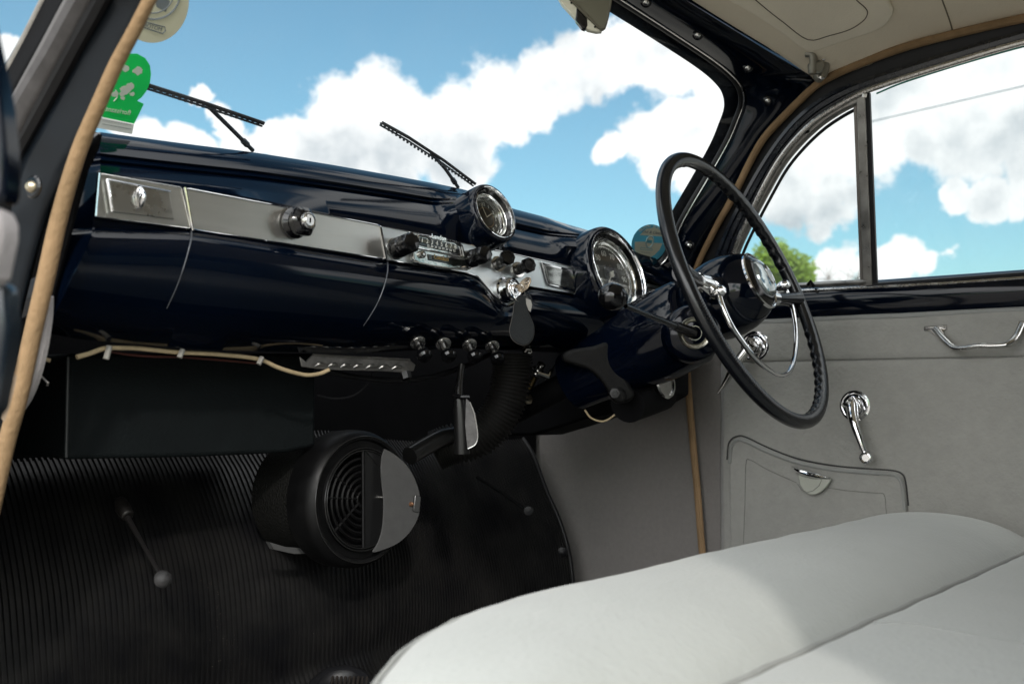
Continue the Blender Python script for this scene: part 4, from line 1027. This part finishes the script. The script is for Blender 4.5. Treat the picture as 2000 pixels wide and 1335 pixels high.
# mat right edge lip
G_ = G().tube([Vector((r[-1].x+.004, r[-1].y, r[-1].z)) for r in rows], .006, 8)
e_ = G_.build('mat_edge', rub, matt)
# screw/stud on mat edge
gg = G(); p = onm(1098, 1078, .002); gg.lathe([(0, .012), (.003, .011), (.005, .005), (.006, .001)], p, -Fw, 20)
tag(gg.build('floor_stud', rub), 'black domed stud fixed near the right edge of the ribbed mat', 'stud')

# gear lever gaiter at the bottom edge
p = onm(668, 1330, .0); bt = thing('floor_gaiter', 'round black rubber gaiter with a ribbed brown pedal pad, cut by the bottom edge', 'gaiter', tuple(p))
nn = (Vector((0, 0, 1))-Fw*.5).normalized()
c0 = PD(664, 1352, p.dot(Fw)-.10)
G().lathe([(-.04, .052), (0, .050), (.008, .046), (.012, .040), (.012, .032), (.004, .028), (.002, .001)], c0, nn, 48, sx=1.0).build('collar', rub, bt, sharp=60)
g = G(); uu, ww, _ = frame(nn)
for k in range(9): g.tube([c0+nn*.012+uu*(.006*k-.012)+ww*.018, c0+nn*.012+uu*(.006*k-.010)-ww*.03], .0022, 6)
g.build('ribbed_pad', mat('brown_rubber', (.014, .011, .009), .5, var=.3), bt)
# dip-switch / lever with rubber knob
lv_ = thing('fresh_air_lever', 'thin rod lever with round rubber knob standing off the mat at lower left', 'lever', tuple(onm(318, 1130)))
kb = PD(318, 1130, 1.10); ka = PD(246, 1005, 1.30)
G().tube([ka, ka.lerp(kb, .5), kb], [.0038, .0024, .0020], 10).build('rod', mat('dark_rod', (.010, .009, .009), .45, 0), lv_)
dd = (kb-ka).normalized()
G().lathe([(-.009, .003), (-.008, .0068), (-.004, .0088), (0, .0094), (.0035, .0090), (.0037, .0083), (.0065, .0070), (.0088, .004), (.0092, .0005)], kb, dd, 28).build('knob', mat('worn_rubber', (.020, .019, .019), .7, var=.35, vscale=80, bump=.4, bscale=200), lv_)
g = G(); g.tube([PD(234,976,1.31), PD(240,992,1.30), PD(250,1008,1.29)], [.007, .010, .008], 12); g.build('pivot', mat('pivot_dark', (.006, .005, .0045), .5, .2, var=.4, vscale=60), lv_, bevel=.002)
# brake/clutch levers, tubes
tb_ = thing('duct_stub', 'bent black tube stub sticking out above the heater, below the hose', 'tube', tuple(PD(845, 860, 1.55)))
G().tube(cr([PD(800, 890, 1.50), PD(830, 872, 1.53), PD(862, 855, 1.56), PD(885, 850, 1.58)], 5), [.014]*16, 16).build('tube', mat('tube_black', (.005, .005, .005), .3, .2, rvar=.1), tb_)
G().tube([PD(824, 860, 1.55), PD(853, 843, 1.57)], .0022, 6).build('rod', mat('dull_steel2', (.12, .12, .12), .4, 1), tb_)
tb_ = thing('throttle_rod', 'slim dark rod ending in a small pad, in the shadow right of the heater', 'rod', tuple(PD(1020, 990, 1.8)))
G().tube([PD(930, 930, 1.80), PD(985, 965, 1.80), PD(1022, 992, 1.78)], .003, 8).build('rod', blkm, tb_)
G().lathe([(-.006, .004), (0, .009), (.006, .008), (.007, .001)], PD(1032, 996, 1.77), -Fw, 20).build('pad', rub, tb_)

# ================================================================== HEATER
HC = PYp(710, 974, 1.10); HR = 135*HC.dot(Fw)/FPX
print('heater', HC, HR)
ht = thing('heater', 'round black heater drum with slotted grille and one open flap, under the dash centre', 'heater', tuple(HC))
hb = Vector((-.02, 1, -.03)).normalized(); hf = -hb
hm = mat('heater_black', (.002, .002, .0022), .48, 0, 0, spec=.22, rvar=.1, vscale=40, bump=.05, bscale=90)
G().lathe([(.150, HR*.80), (.145, HR*.88), (.060, HR*.90), (.045, HR*.90)], HC, hb, 72).build('core', mat('heater_core', (.006, .006, .0055), .7, 0, spec=.1, bump=1.0, bscale=420, var=.3, kind='voronoi', stretch=(1, 1, .5)), ht)
G().lathe([(.052, HR*.93), (.050, HR*.99), (.030, HR*1.0), (.012, HR*.99), (.002, HR*.95), (-.002, HR*.90), (-.001, HR*.86), (.004, HR*.84), (.004, HR*.74), (.000, HR*.73), (-.001, HR*.71), (.003, HR*.70)], HC, hb, 96, cap=False).build('casing', hm, ht, sharp=45)
for rr0 in (.905, .735, .70): G().tube(cloned_ring(HC+hf*.0022, hf, HR*rr0, 72), .0009, 6, closed=True).build('highlight_bead', mat('rim_highlight', (.03, .03, .03), .22, .6), ht)  # brighter rings stand in for highlights on the casing edges
hu, hw, _ = frame(hf)
G().lathe([(.03, HR*.72), (.032, HR*.72)], HC, hb, 48).build('fan_back', blkm, ht)
# slotted half grille on the near-left side
g = G(); sgn = 1 if proj(HC+hu*.05)[0] < proj(HC)[0] else -1
for k in range(7):
    r = HR*(.10+.096*k); pts = []
    for i in range(25):
        a = R_(-90+180*i/24); pts.append(HC+hu*sgn*math.cos(a)*r+hw*math.sin(a)*r-hf*.003)
    g.tube(pts, .0024, 6)
for a in (-38, 35, 5): g.tube([HC-hf*.003+(hu*sgn*math.cos(R_(a))+hw*math.sin(R_(a)))*HR*.08, HC-hf*.003+(hu*sgn*math.cos(R_(a))+hw*math.sin(R_(a)))*HR*.70], .0022, 6)
g.tube([HC-hw*HR*.71, HC+hw*HR*.71], .0026, 6)
g.build('grille', hm, ht)
# closed dark side plate, then the lens shaped flap hinged open towards the viewer
pts = [HC+hf*.0005-hu*sgn*.002+hw*HR*.71]; 
for i in range(25):
    a = R_(90-180*i/24); pts.append(HC+hf*.0005-hu*sgn*math.cos(a)*HR*.71+hw*math.sin(a)*HR*.71)
G().prism(pts, -hf*.002).build('closed_shutter', mat('shutter_black', (.006, .006, .0065), .35), ht)
fpx = [(751,876),(764,882),(783,896),(800,915),(813,940),(820,965),(821,990),(815,1015),(800,1040),(778,1060),(752,1072),(728,1078),(738,1060),(746,1035),(749,1005),(749,975),(746,945),(744,915),(746,890)]
flp = thing
def FP(x, y): 
    base = HC+hf*.012; nf = (hf*.55+Vector((-1, 0, .15))*.45).normalized() if False else (hf+Vector((-.55, 0, .05))).normalized()
    return PPl(x, y, base+(-hu*sgn)*HR*.25, nf)
fl_ = G().prism([FP(x, y) for x, y in cr2(fpx, 3)], hf*-.002).build('open_flap', mat('flap_grey', (.022, .022, .022), .6, 0, bump=.08, bscale=260, var=.15, vscale=90), ht, bevel=.0006)
g = G(); g.prism([FP(x, y)+hf*.003 for x, y in [(808,966),(820,969),(816,1000),(805,998)]], -hf*.004); g.build('flap_catch', mat('catch_metal', (.09, .09, .09), .3, .8), fl_, bevel=.0008)
G().lathe([(0, .0035), (.003, .0030), (.004, .0005)], FP(802, 984), hf, 16).build('copper_rivet', mat('copper', (.75, .38, .22), .3, 1), fl_)
G().lathe([(0, .003), (.008, .003), (.009, .0005)], HC-hu*sgn*HR*.33+hf*.001, hf, 12).build('spindle', chromed, ht)
g = G(); g.prism([PYp(x, y, 1.16) for x, y in [(527,1058),(560,1068),(606,1071),(609,1080),(575,1081),(535,1072)]], (0, .01, 0)); g.build('bracket_strip', mat('strip_grey', (.10, .10, .10), .5, .4), ht)
# ================================================================== BLACK CASE
bx = thing('parcel_box', 'plain black textured box hung under the glovebox side of the dash', 'box', tuple(PYp(370, 890, 1.13)))
q = [(132,690),(618,690),(617,872),(560,884),(380,892),(128,897)]
F_ = [PYp(x, y, 1.13) for x, y in q]; G().prism(F_, (0, .20, 0)).build('case', mat('case_black', (.0045, .0062, .0068), .7, spec=.12, bump=.5, bscale=260, var=.15, vscale=30), bx, bevel=.006, seg=3)
G().tube([PYp(133,697,1.128), PYp(129,893,1.128)], .0022, 8).build('case_seam', mat('seam_dark', (.010, .012, .013), .5), bx)
# gloomy void fillers behind
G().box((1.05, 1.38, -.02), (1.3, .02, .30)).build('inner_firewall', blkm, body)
# ================================================================== WIRING AND CABLES
wr = thing('wiring_loom', 'cream sheathed wiring loom clipped along the lower dash edge', 'cable', tuple(PYp(400, 690, 1.08)))
lp = [(150,697),(175,690),(205,680),(240,679),(270,680),(310,684),(350,688),(400,690),(440,693),(480,697),(512,703),(540,716),(570,726),(600,732),(625,729),(642,722)]
G().tube(cr([PYp(x, y, 1.05) for x, y in lp], 5), .0027, 10).build('cream_sheath', crm, wr)
G().tube(cr([PYp(x, y+6, 1.06) for x, y in [(215,680),(250,686),(300,690),(350,691),(420,696),(500,703)]], 5), .0013, 8).build('red_wire', mat('dull_red_wire', (.05, .012, .008), .5), wr)
for (x, y, hh) in ((211, 688, 26), (354, 690, 16), (509, 704, 14)):
    g = G(); a = PYp(x+3, y-hh/2, 1.045); b = PYp(x-4, y+hh/2, 1.045); g.tube([a, b], .0033, 8); g.build('clip', mat('clip_grey', (.22, .21, .19), .6), wr)
c2 = thing('trim_wire', 'short pale wire end dangling at the near side below the dash', 'wire', tuple(PYp(85, 700, 1.05)))
G().tube([PXp(72,696,.47), PXp(98,704,.48)], .0022, 6).build('wire', crm, c2); G().tube([PXp(66,720,.47), PXp(94,748,.48), PXp(92,752,.48)], .0014, 6).build('wire_end', galv, c2)
mb = thing('metal_bracket', 'bare pressed steel bracket with louvred slots under the dash, right of the black box', 'bracket', tuple(PYp(700, 710, 1.06)))
q = [(586,696),(598,706),(611,692),(640,692),(800,702),(812,712),(808,724),(790,727),(740,724),(640,722),(590,716)]
G().prism([PYp(x, y, 1.055) for x, y in q], (0, .003, 0)).build('plate', galv, mb, bevel=.001)
G().tube([PYp(612,692,1.053), PYp(800,702,1.053)], .0016, 8).build('folded_edge', galv, mb)
g = G()
for i in range(7):
    x = 618+i*25; y = 714+i*.9; g.tube(cr([PYp(x-3, y+1, 1.052), PYp(x+7, y-4, 1.049), PYp(x+18, y-3, 1.050)], 4), [.0008, .0014, .0019, .0023, .0025, .0023, .0019, .0013, .0007], 8)
g.build('louvres', mat('louvre_steel', (.42, .41, .39), .35, 1, var=.2), mb)
G().lathe([(0, .008), (.010, .0075), (.012, .004)], PYp(792, 727, 1.05), (0, -.4, -1), 6).build('bolt', mat('dull_steel3', (.06, .06, .06), .35, 1), mb)
for nm, lab, pts, r, m in (('black_cable', 'black cable sagging between the steel bracket and the pull knobs', [(630,722),(690,735),(760,742),(830,738),(900,718),(960,690)], .0042, rub),
                           ('thin_cable', 'thin black cable looping down in front of the dark footwell', [(728,728),(715,752),(690,772),(655,778),(620,772)], .0012, rub),
                           ('speedo_cable', 'slim dark cable hanging below the pull knobs, nearer the column', [(1098,690),(1082,715),(1068,735),(1052,760)], .0016, rub)):
    tag(G().tube(cr([PYp(x, y, 1.09) for x, y in pts], 6), r, 8).build(nm, m), lab, 'cable')
# ================================================================== HANDBRAKE, HOSE
hbk = thing('handbrake', 'black pull handbrake handle with a grey guard plate hanging below the pull knobs', 'handbrake', tuple(PD(903, 800, 1.42)))
G().tube([PD(902,712,1.45), PD(898,745,1.44), PD(896,775,1.43)], [.0050, .0052, .0070], 12).build('rod', MATS['tube_black'], hbk)
G().tube([PD(897,778,1.42), PD(899,800,1.42), PD(902,850,1.42), PD(903,885,1.42)], [.0085, .0100, .0110, .0112], 20).build('grip', MATS['tube_black'], hbk)
pts = [(910,778),(918,785),(926,805),(932,835),(933,855),(928,868),(914,876),(911,860),(908,830)]
G().prism([PD(x, y, 1.405) for x, y in cr2(pts, 3)], Fw*.004).build('guard_plate', mat('plate_grey', (.075, .073, .073), .5, .4, bump=.3, bscale=160, var=.25, vscale=70), hbk, bevel=.0008)
G().tube([PD(x, y, 1.404) for x, y in cr2(pts[1:7], 4)], .0009, 6).build('plate_edge', mat('edge_steel', (.5, .5, .48), .3, 1), hbk)
g = G(); g.tube([PD(886,772,1.42), PD(900,775,1.41), PD(914,775,1.42)], .0036, 8); g.build('clip', blk, hbk)
hs = thing('air_hose', 'corrugated black air hose curving down behind the handbrake', 'hose', tuple(PD(970, 790, 1.6)))
pc = cr([PD(x, y, 1.60) for x, y in [(1000,690),(1000,730),(990,780),(965,825),(930,855),(880,868),(850,880)]], 28)
G().tube(pc, .031, 28, mod=lambda i, th: 1+.07*(1 if (i//2) % 2 else -1)).build('hose', mat('hose_black', (.008, .0075, .007), .6, spec=.15, var=.2, vscale=40), hs, sharp=180)
# ================================================================== WIPERS
def wiper(lab, blade, arm):
    t = thing('wiper', lab, 'wiper', tuple(WS(blade[-1][0], blade[-1][1], .02)), 'windscreen wipers')
    B_ = [WS(x, y, .022) for x, y in blade]; nrm = Vector((0, 1, .7)).normalized()
    bl = []
    for i in range(len(B_)-1):
        for k in range(10): bl.append(B_[i].lerp(B_[i+1], k/10))
    bl.append(B_[-1]); d_ = (B_[-1]-B_[0]).normalized(); sd_ = nrm.cross(d_).normalized()
    if sd_.z > 0: sd_ = -sd_
    g = G(); g.grid([bl, [p+sd_*.0046 for p in bl]]); g.build('rubber_blade', rub, t, solid=.003)
    g = G(); g.tube([p+sd_*.0070+nrm*.001 for p in bl], .0014, 6)
    L_ = (B_[-1]-B_[0]).length; nn_ = int(L_/.0085)
    for k in range(nn_): 
        p = B_[0].lerp(B_[-1], k/nn_); g.box(p+sd_*.0052, (.003, .002, .005))
    g.build('backing_strip', mat('wiper_dark', (.02, .024, .03), .35, .5), t)
    A_ = [WS(x, y, .028) for x, y in arm]
    G().tube(A_, .0028, 8).build('arm', MATS['wiper_dark'], t)
    G().tube([A_[-2].lerp(A_[-1], .55), A_[-2].lerp(A_[-1], .75)], .0042, 8).build('arm_clip', MATS['wiper_dark'], t)
wiper('windscreen wiper behind the green sticker, nearest the near side pillar', [(215,138),(290,163),(400,198),(517,238)], [(405,206),(450,250),(494,294)])
wiper('windscreen wiper standing up beside the clock', [(748,237),(800,266),(870,312),(930,357)], [(842,298),(870,330),(895,366)])
# ================================================================== STICKERS on the inside of the glass
def sbasis(px, py, off=-.003):
    o = WS(px, py, off); a = WS(px+20, py, off); b = WS(px, py-20, off); n = (a-o).cross(b-o).normalized()
    if n.y > 0: n = -n
    x = Vector((1, 0, 0)); x = (x-n*x.dot(n)).normalized(); return o, x, n.cross(x)*(1 if n.cross(x).z > 0 else -1), n
def sheet_px(name, pts, m, parent, lift): 
    P = [WS(x, y, -.003-lift) for x, y in pts]; return G().prism(P, (0, .0003, 0)).build(name, m, parent)
def paper(name, col, tr=.25):
    m = mat(name, col, .5, var=.04); b = m.node_tree.nodes['Principled BSDF']; t = m.node_tree
    o = [n for n in t.nodes if n.type == 'OUTPUT_MATERIAL'][0]; tl = t.nodes.new('ShaderNodeBsdfTranslucent'); tl.inputs[0].default_value = (*col, 1)
    mx = t.nodes.new('ShaderNodeMixShader'); mx.inputs[0].default_value = tr; t.links.new(b.outputs[0], mx.inputs[1]); t.links.new(tl.outputs[0], mx.inputs[2]); t.links.new(mx.outputs[0], o.inputs[0]); return m
def ell(cx, cy, rx, ry, n=40, rot=0, a0=0, a1=360):
    o = []
    for i in range(n+(0 if a1-a0 == 360 else 1)):
        a = R_(a0+(a1-a0)*i/n); x = math.cos(a)*rx; y = math.sin(a)*ry
        o.append((cx+x*math.cos(rot)-y*math.sin(rot), cy+x*math.sin(rot)+y*math.cos(rot)))
    return o
st1 = thing('round_sticker', 'cream round club sticker at the top of the windscreen, half behind the near side pillar', 'sticker', tuple(WS(296, 6)))
cream = paper('sticker_cream', (.62, .60, .48), .5); greyink = mat('sticker_grey_ink', (.15, .17, .18), .5)
sheet_px('disc', ell(298, 2, 71, 82, 48), cream, st1, 0)
g = G(); g.tube([WS(x, y, -.0036) for x, y in ell(300, -14, 52, 52, 40)], .0012, 5, closed=True); g.tube([WS(x, y, -.0036) for x, y in ell(298, -16, 42, 42, 40)], .0008, 5, closed=True); g.build('emblem_ring', greyink, st1)
sheet_px('emblem_bar', [(300,-14),(332,2),(324,24),(306,14)], greyink, st1, .0005)
G().tube([WS(x, y, -.0036) for x, y in [(280,42),(322,53),(323,60),(318,66),(278,53)]], .0007, 5, closed=True).build('name_frame', greyink, st1)
o, x_, y_, n_ = sbasis(299, 55, -.0038); xd = (WS(318,59,-.0038)-WS(282,49,-.0038))
text('lettering', 'MOTOR', .0062, WS(299, 53.5, -.0040), xd, y_, greyink, st1, mirror=True)
st2 = thing('green_sticker', 'green and white sticker with flower print, low on the near side of the windscreen', 'sticker', tuple(WS(250, 190)))
grn = paper('sticker_green', (.03, .62, .20), .6); wht = paper('sticker_white', (.75, .76, .72), .4)
sheet_px('green_part', [(215,112),(240,105),(268,105),(284,114),(293,128),(295,145),(293,162),(286,178),(277,190),(268,197),(281,203),(272,222),(262,242),(200,229),(196,160)], grn, st2, 0)
sheet_px('white_part', [(190,228),(262,243),(258,262),(190,250)], wht, st2, .0001)
def blob(cx, cy, r, k=9, sd=1):
    rnd = random.Random(sd); return [(cx+r*math.cos(2*math.pi*i/k)*rnd.uniform(.6, 1.1), cy+r*math.sin(2*math.pi*i/k)*rnd.uniform(.5, .9)) for i in range(k)]
for i, (cx, cy, r) in enumerate(((270,139,11),(246,134,9),(254,168,9),(245,176,12),(238,184,7),(225,184,9),(258,184,6),(240,192,5))): sheet_px('flower_print', blob(cx, cy, r, 11, i+3), wht, st2, .0006)
G().tube([WS(x, y, -.0038) for x, y in [(226,176),(229,190),(222,198)]], .0006, 5).build('stem_print', wht, st2)
text('lettering', 'florissant', .0085, WS(231, 217, -.0045), WS(262,222,-.004)-WS(205,212,-.004), Vector((0, -.6, .8)), wht, st2, mirror=True)
for yy in (238, 246): G().tube([WS(200, yy-4, -.0036), WS(256, yy+6, -.0036)], .00025, 4).build('fine_print', greyink, st2)
st3 = thing('club_sticker', 'blue rimmed round club sticker in the lower right corner of the windscreen', 'sticker', tuple(WS(1268, 472)))
blu = paper('sticker_blue', (.12, .38, .46), .6)
def E3(s, n=44, a0=0, a1=360): return ell(1268, 475, 33.5*s, 38*s, n, R_(28), a0, a1)
sheet_px('rim', E3(1), blu, st3, 0)
sheet_px('upper_panel', [(1250,459),(1262,447),(1278,444),(1290,450),(1295,462)], cream, st3, .0006)
sheet_px('lower_panel', [(1240,472),(1258,472),(1276,474),(1294,475),(1288,488),(1278,498),(1268,503),(1252,497),(1240,490)], cream, st3, .0006)
G().tube([WS(x, y, -.0040) for x, y in ell(1269, 472, 7, 11, 24, R_(15))], .0014, 6, closed=True).build('emblem_ring', mat('emblem_teal', (.22, .32, .32), .5), st3)
sheet_px('emblem_disc', ell(1269, 472, 6, 10, 24, R_(15)), cream, st3, .0010)
sheet_px('emblem_bar', [(1264,468),(1274,469),(1273,475),(1263,474)], blu, st3, .0013)
G().tube([WS(x, y, -.0040) for x, y in [(1251,483),(1274,486),(1274,489),(1251,487)]], .0005, 5, closed=True).build('name_frame', blu, st3)
xd = WS(1290, 456, -.004)-WS(1255, 452, -.004); ydn = Vector((0, -.6, .8))
text('lettering', 'Out & Classic', .0085, WS(1275, 454, -.0042), xd, ydn, greyink, st3)
txt = 'DUTCH ROVER CLUB'; ring = E3(.88, 360)
for i, ch in enumerate(txt):
    if ch == ' ': continue
    k = int((205+ (335-205)*i/(len(txt)-1))-28*0) % 360; a, b = ring[k], ring[(k+4) % 360]; c = WS(a[0], a[1], -.0042)
    t_ = WS(b[0], b[1], -.0042)-c; nn_ = (Vector((0, -1, -.7))).normalized(); text('rim_letter', ch, .0085, c, t_, nn_.cross(t_), cream, st3)
G().tube([WS(1251, 492, -.004), WS(1270, 494, -.004)], .0003, 4).build('fine_print', greyink, st3)
# ================================================================== MIRROR
mr_ = thing('rear_view_mirror', 'back of the rear view mirror in cream grey casing, cut by the top edge', 'mirror', tuple(PD(1150, 10, 1.35)))
mm = mat('mirror_shell', (.13, .125, .09), .45, .3, var=.08, rvar=.05); me_ = mat('mirror_edge', (.62, .60, .48), .4)
z0 = 1.28
face = [(1096,-12),(1110,-60),(1215,-60),(1197,0),(1190,30),(1186,50),(1181,60),(1172,61),(1110,4)]
back = [(1092,-10),(1106,-60),(1186,-80),(1186,-30)]
f1 = [PD(x, y, z0) for x, y in [(1112,-70),(1205,-70),(1196,-10),(1191,22),(1187,44),(1183,56),(1177,61),(1171,58),(1140,28),(1105,-8)]]
g = G(); g.prism(f1, Fw*.004); g.build('mirror_back', mm, mr_, bevel=.0015)
e1 = [PD(x, y, z0+.003) for x, y in [(1105,-8),(1140,28),(1171,58),(1177,61),(1165,62),(1148,58),(1124,36),(1098,8),(1086,-14)]]
G().prism(e1, Fw*.012).build('mirror_rim', me_, mr_, bevel=.0015)
G().tube([PD(x, y, z0-.001) for x, y in [(1198,-30),(1192,10),(1186,40),(1179,56),(1170,55),(1105,-10)]], .0014, 8).build('rim_bead', mat('bead_dark', (.10, .09, .06), .4), mr_)
G().prism([PD(x, y, z0+.002) for x, y in [(1126,12),(1147,36),(1148,50),(1144,57),(1137,54),(1124,38)]], Fw*.014).build('dip_lever', blk, mr_, bevel=.0015)
for x, y in ((1116,6),(1162,53)): G().lathe([(0, .0014), (.001, .0012), (.0012, .0002)], PD(x, y, z0+.002), -Fw, 12).build('pin', blkm, mr_)
# ================================================================== SUN VISOR
sv = thing('sun_visor', 'beige cloth sun visor folded up against the roof lining above the driver', 'sun visor', tuple(PD(1600, 40, 1.35)))
vo = [(1300,-100),(1420,0),(1440,12),(1480,36),(1530,70),(1562,94),(1580,102),(1600,99),(1650,82),(1700,66),(1728,52),(1741,36),(1745,22),(1738,8),(1722,-12),(1660,-90)]
hlp = [on(hl_b, x, max(1, y), .0) for x, y in vo]
vp0 = on(hl_b, 1575, 96, .006); va = on(hl_b, 1740, 20, .014); vb = on(hl_b, 1440, 8, .016)
print('visor pts', vp0, va, vb)
vn = (va-vp0).cross(vb-vp0).normalized()
if vn.dot(Fw) > 0: vn = -vn
V_ = [PPl(x, y, vp0, vn) for x, y in cr2(vo, 3)]
G().prism(V_, -vn*.010).build('visor_pad', mat('visor_cloth', (.80, .73, .59), .9, bump=.3, bscale=350, var=.04), sv, bevel=.004, seg=4)
si = [(1360,-100),(1480,4),(1530,44),(1578,78),(1620,70),(1660,58),(1685,42),(1694,28),(1690,16),(1665,-8),(1600,-90)]
G().tube([PPl(x, y, vp0+vn*.0004, vn) for x, y in cr2(si, 4)], .0008, 6).build('visor_stitch', mat('visor_stitch', (.12, .10, .07), .9), sv)
# bracket
vb_ = thing('visor_bracket', 'grey cast pivot bracket of the sun visor, screwed on beside the roof corner', 'bracket', tuple(PD(1605, 130, 1.6)))
pb = DU(1608, 130, .014) if False else (on(hl_b, 1606, 130, .004) or PD(1606, 130, 1.6))
print('bracket', pb)
zb = pb.dot(Fw); bmm = mat('bracket_metal', (.30, .29, .25), .42, .6, rvar=.1, var=.15, vscale=50)
def BB(x, y, l=0): return PD(x, y, zb-l)
G().prism([BB(x, y, .008) for x, y in ell(1607, 132, 14, 25, 28, R_(8))], Fw*.02).build('base_plate', bmm, vb_, bevel=.003, seg=3)
G().prism([BB(x, y, .020) for x, y in [(1581,121),(1600,120),(1610,118),(1612,128),(1608,140),(1600,142),(1582,141)]], Fw*.014).build('clamp', bmm, vb_, bevel=.003, seg=3)
G().tube(cr([BB(1574,105,.012), BB(1584,106,.016), BB(1588,116,.016), BB(1587,145,.016)], 5), .0062, 12).build('pivot_pin', bmm, vb_)
for x, y in ((1609,114),(1604,151)): G().lathe([(0, .0050), (.003, .0045), (.0045, .002), (.0046, .0003)], BB(x, y, .009), -Fw, 16).build('screw', chromed, vb_)

# ================================================================== OUTSIDE: trees and a wire
def leafy(name, lab, C, rx, rz, n, col, group=None, bare=False, trunk_h=None):
    t = thing(name, lab, 'tree', (C.x, C.y, GZ), group)
    rnd = random.Random(len(name)+int(C.x)); br = G()
    br.tube(cr([Vector((C.x, C.y, GZ)), Vector((C.x+.1, C.y, lerp(GZ, C.z, .5))), Vector((C.x, C.y+.1, C.z))], 4), [lerp(.13, .04, i/8) for i in range(9)], 8)
    clumps = []
    for k in range(16):
        a = rnd.uniform(0, 6.28); h = rnd.uniform(-.8, .85); rr = math.sqrt(max(.05, 1-h*h))*rnd.uniform(.35, .85)
        c = C+Vector((math.cos(a)*rx*rr, math.sin(a)*rx*rr, h*rz)); clumps.append((c, rnd.uniform(.30, .5)*rx))
        b0 = Vector((C.x, C.y, lerp(GZ, C.z, rnd.uniform(.5, .9))))
        br.tube([b0, b0.lerp(c, .5)+Vector((0, 0, .1)), c], [.04, .025, .01], 5)
        if bare:
            for q in range(26):
                d_ = Vector((rnd.gauss(0, 1), rnd.gauss(0, 1), rnd.gauss(.5, 1))).normalized()*rnd.uniform(.2, .9)*rx*.6; br.tube([c, c+d_*.5, c+d_+Vector((0, 0, .1))], [.012, .008, .004], 3, cap=False)
    br.build('trunk', mat('bark', (.09, .07, .05), .9, var=.3, bump=.5, bscale=20), t)
    if n:
        g = G(); v = []; f = []
        for k in range(n):
            c, r = clumps[rnd.randrange(len(clumps))]; d_ = Vector((rnd.gauss(0, 1), rnd.gauss(0, 1), rnd.gauss(0, 1))).normalized()*r*rnd.uniform(.2, 1)**.6; p = c+d_
            u1 = Vector((rnd.gauss(0, 1), rnd.gauss(0, 1), rnd.gauss(0, 1))).normalized(); u2 = u1.orthogonal().normalized(); s_ = rnd.uniform(.05, .10)
            b = len(v); v += [p-u1*s_, p+u2*s_*.5, p+u1*s_, p-u2*s_*.5]; f.append((b, b+1, b+2, b+3))
        g.v = v; g.f = f
        o = g.build('crown', col, t)
    return t
def leafmat(name, c, tl):
    m = mat(name, c, .5, var=.4, vscale=1.4); b = m.node_tree.nodes['Principled BSDF']; t = m.node_tree
    o = [n for n in t.nodes if n.type == 'OUTPUT_MATERIAL'][0]; q = t.nodes.new('ShaderNodeBsdfTranslucent'); q.inputs[0].default_value = (*tl, 1)
    mx = t.nodes.new('ShaderNodeMixShader'); mx.inputs[0].default_value = .45; t.links.new(b.outputs[0], mx.inputs[1]); t.links.new(q.outputs[0], mx.inputs[2]); t.links.new(mx.outputs[0], o.inputs[0]); return m
lf = leafmat('leaf_lime', (.15, .24, .03), (.24, .33, .03)); lf2 = leafmat('leaf_far', (.13, .23, .04), (.18, .28, .04))
leafy('tree', 'bright lime green tree outside the quarterlight window', PD(1490, 574, 24), 1.15, 1.0, 11000, lf, 'trees outside the driver window')
leafy('small_tree', 'smaller green tree just right of the lime green tree outside', PD(1556, 566, 24.5), .50, .62, 3600, lf2, 'trees outside the driver window')
leafy('bare_tree', 'pale twiggy bare tree outside against the low clouds', PD(1645, 606, 60), 3.2, 2.6, 0, lf, None, bare=True)
pw = thing('overhead_wire', 'thin overhead wire crossing the driver window to a slim pole behind the division bar', 'wire', (0, 0, GZ))
wa = PD(1700, 238, 14); wb = PD(2000, 168, 12.6); dirw = wb-wa
G().tube([wa-dirw*.02, wa, wb, wb+dirw*4], .008, 6).build('wire', mat('wire_blue_grey', (.02, .06, .09), .5), pw)
pxx = wa-dirw*.02
G().tube([Vector((pxx.x, pxx.y, GZ)), pxx+Vector((0, 0, .05))], .035, 10).build('pole', mat('pole_grey', (.2, .2, .2), .7), pw)
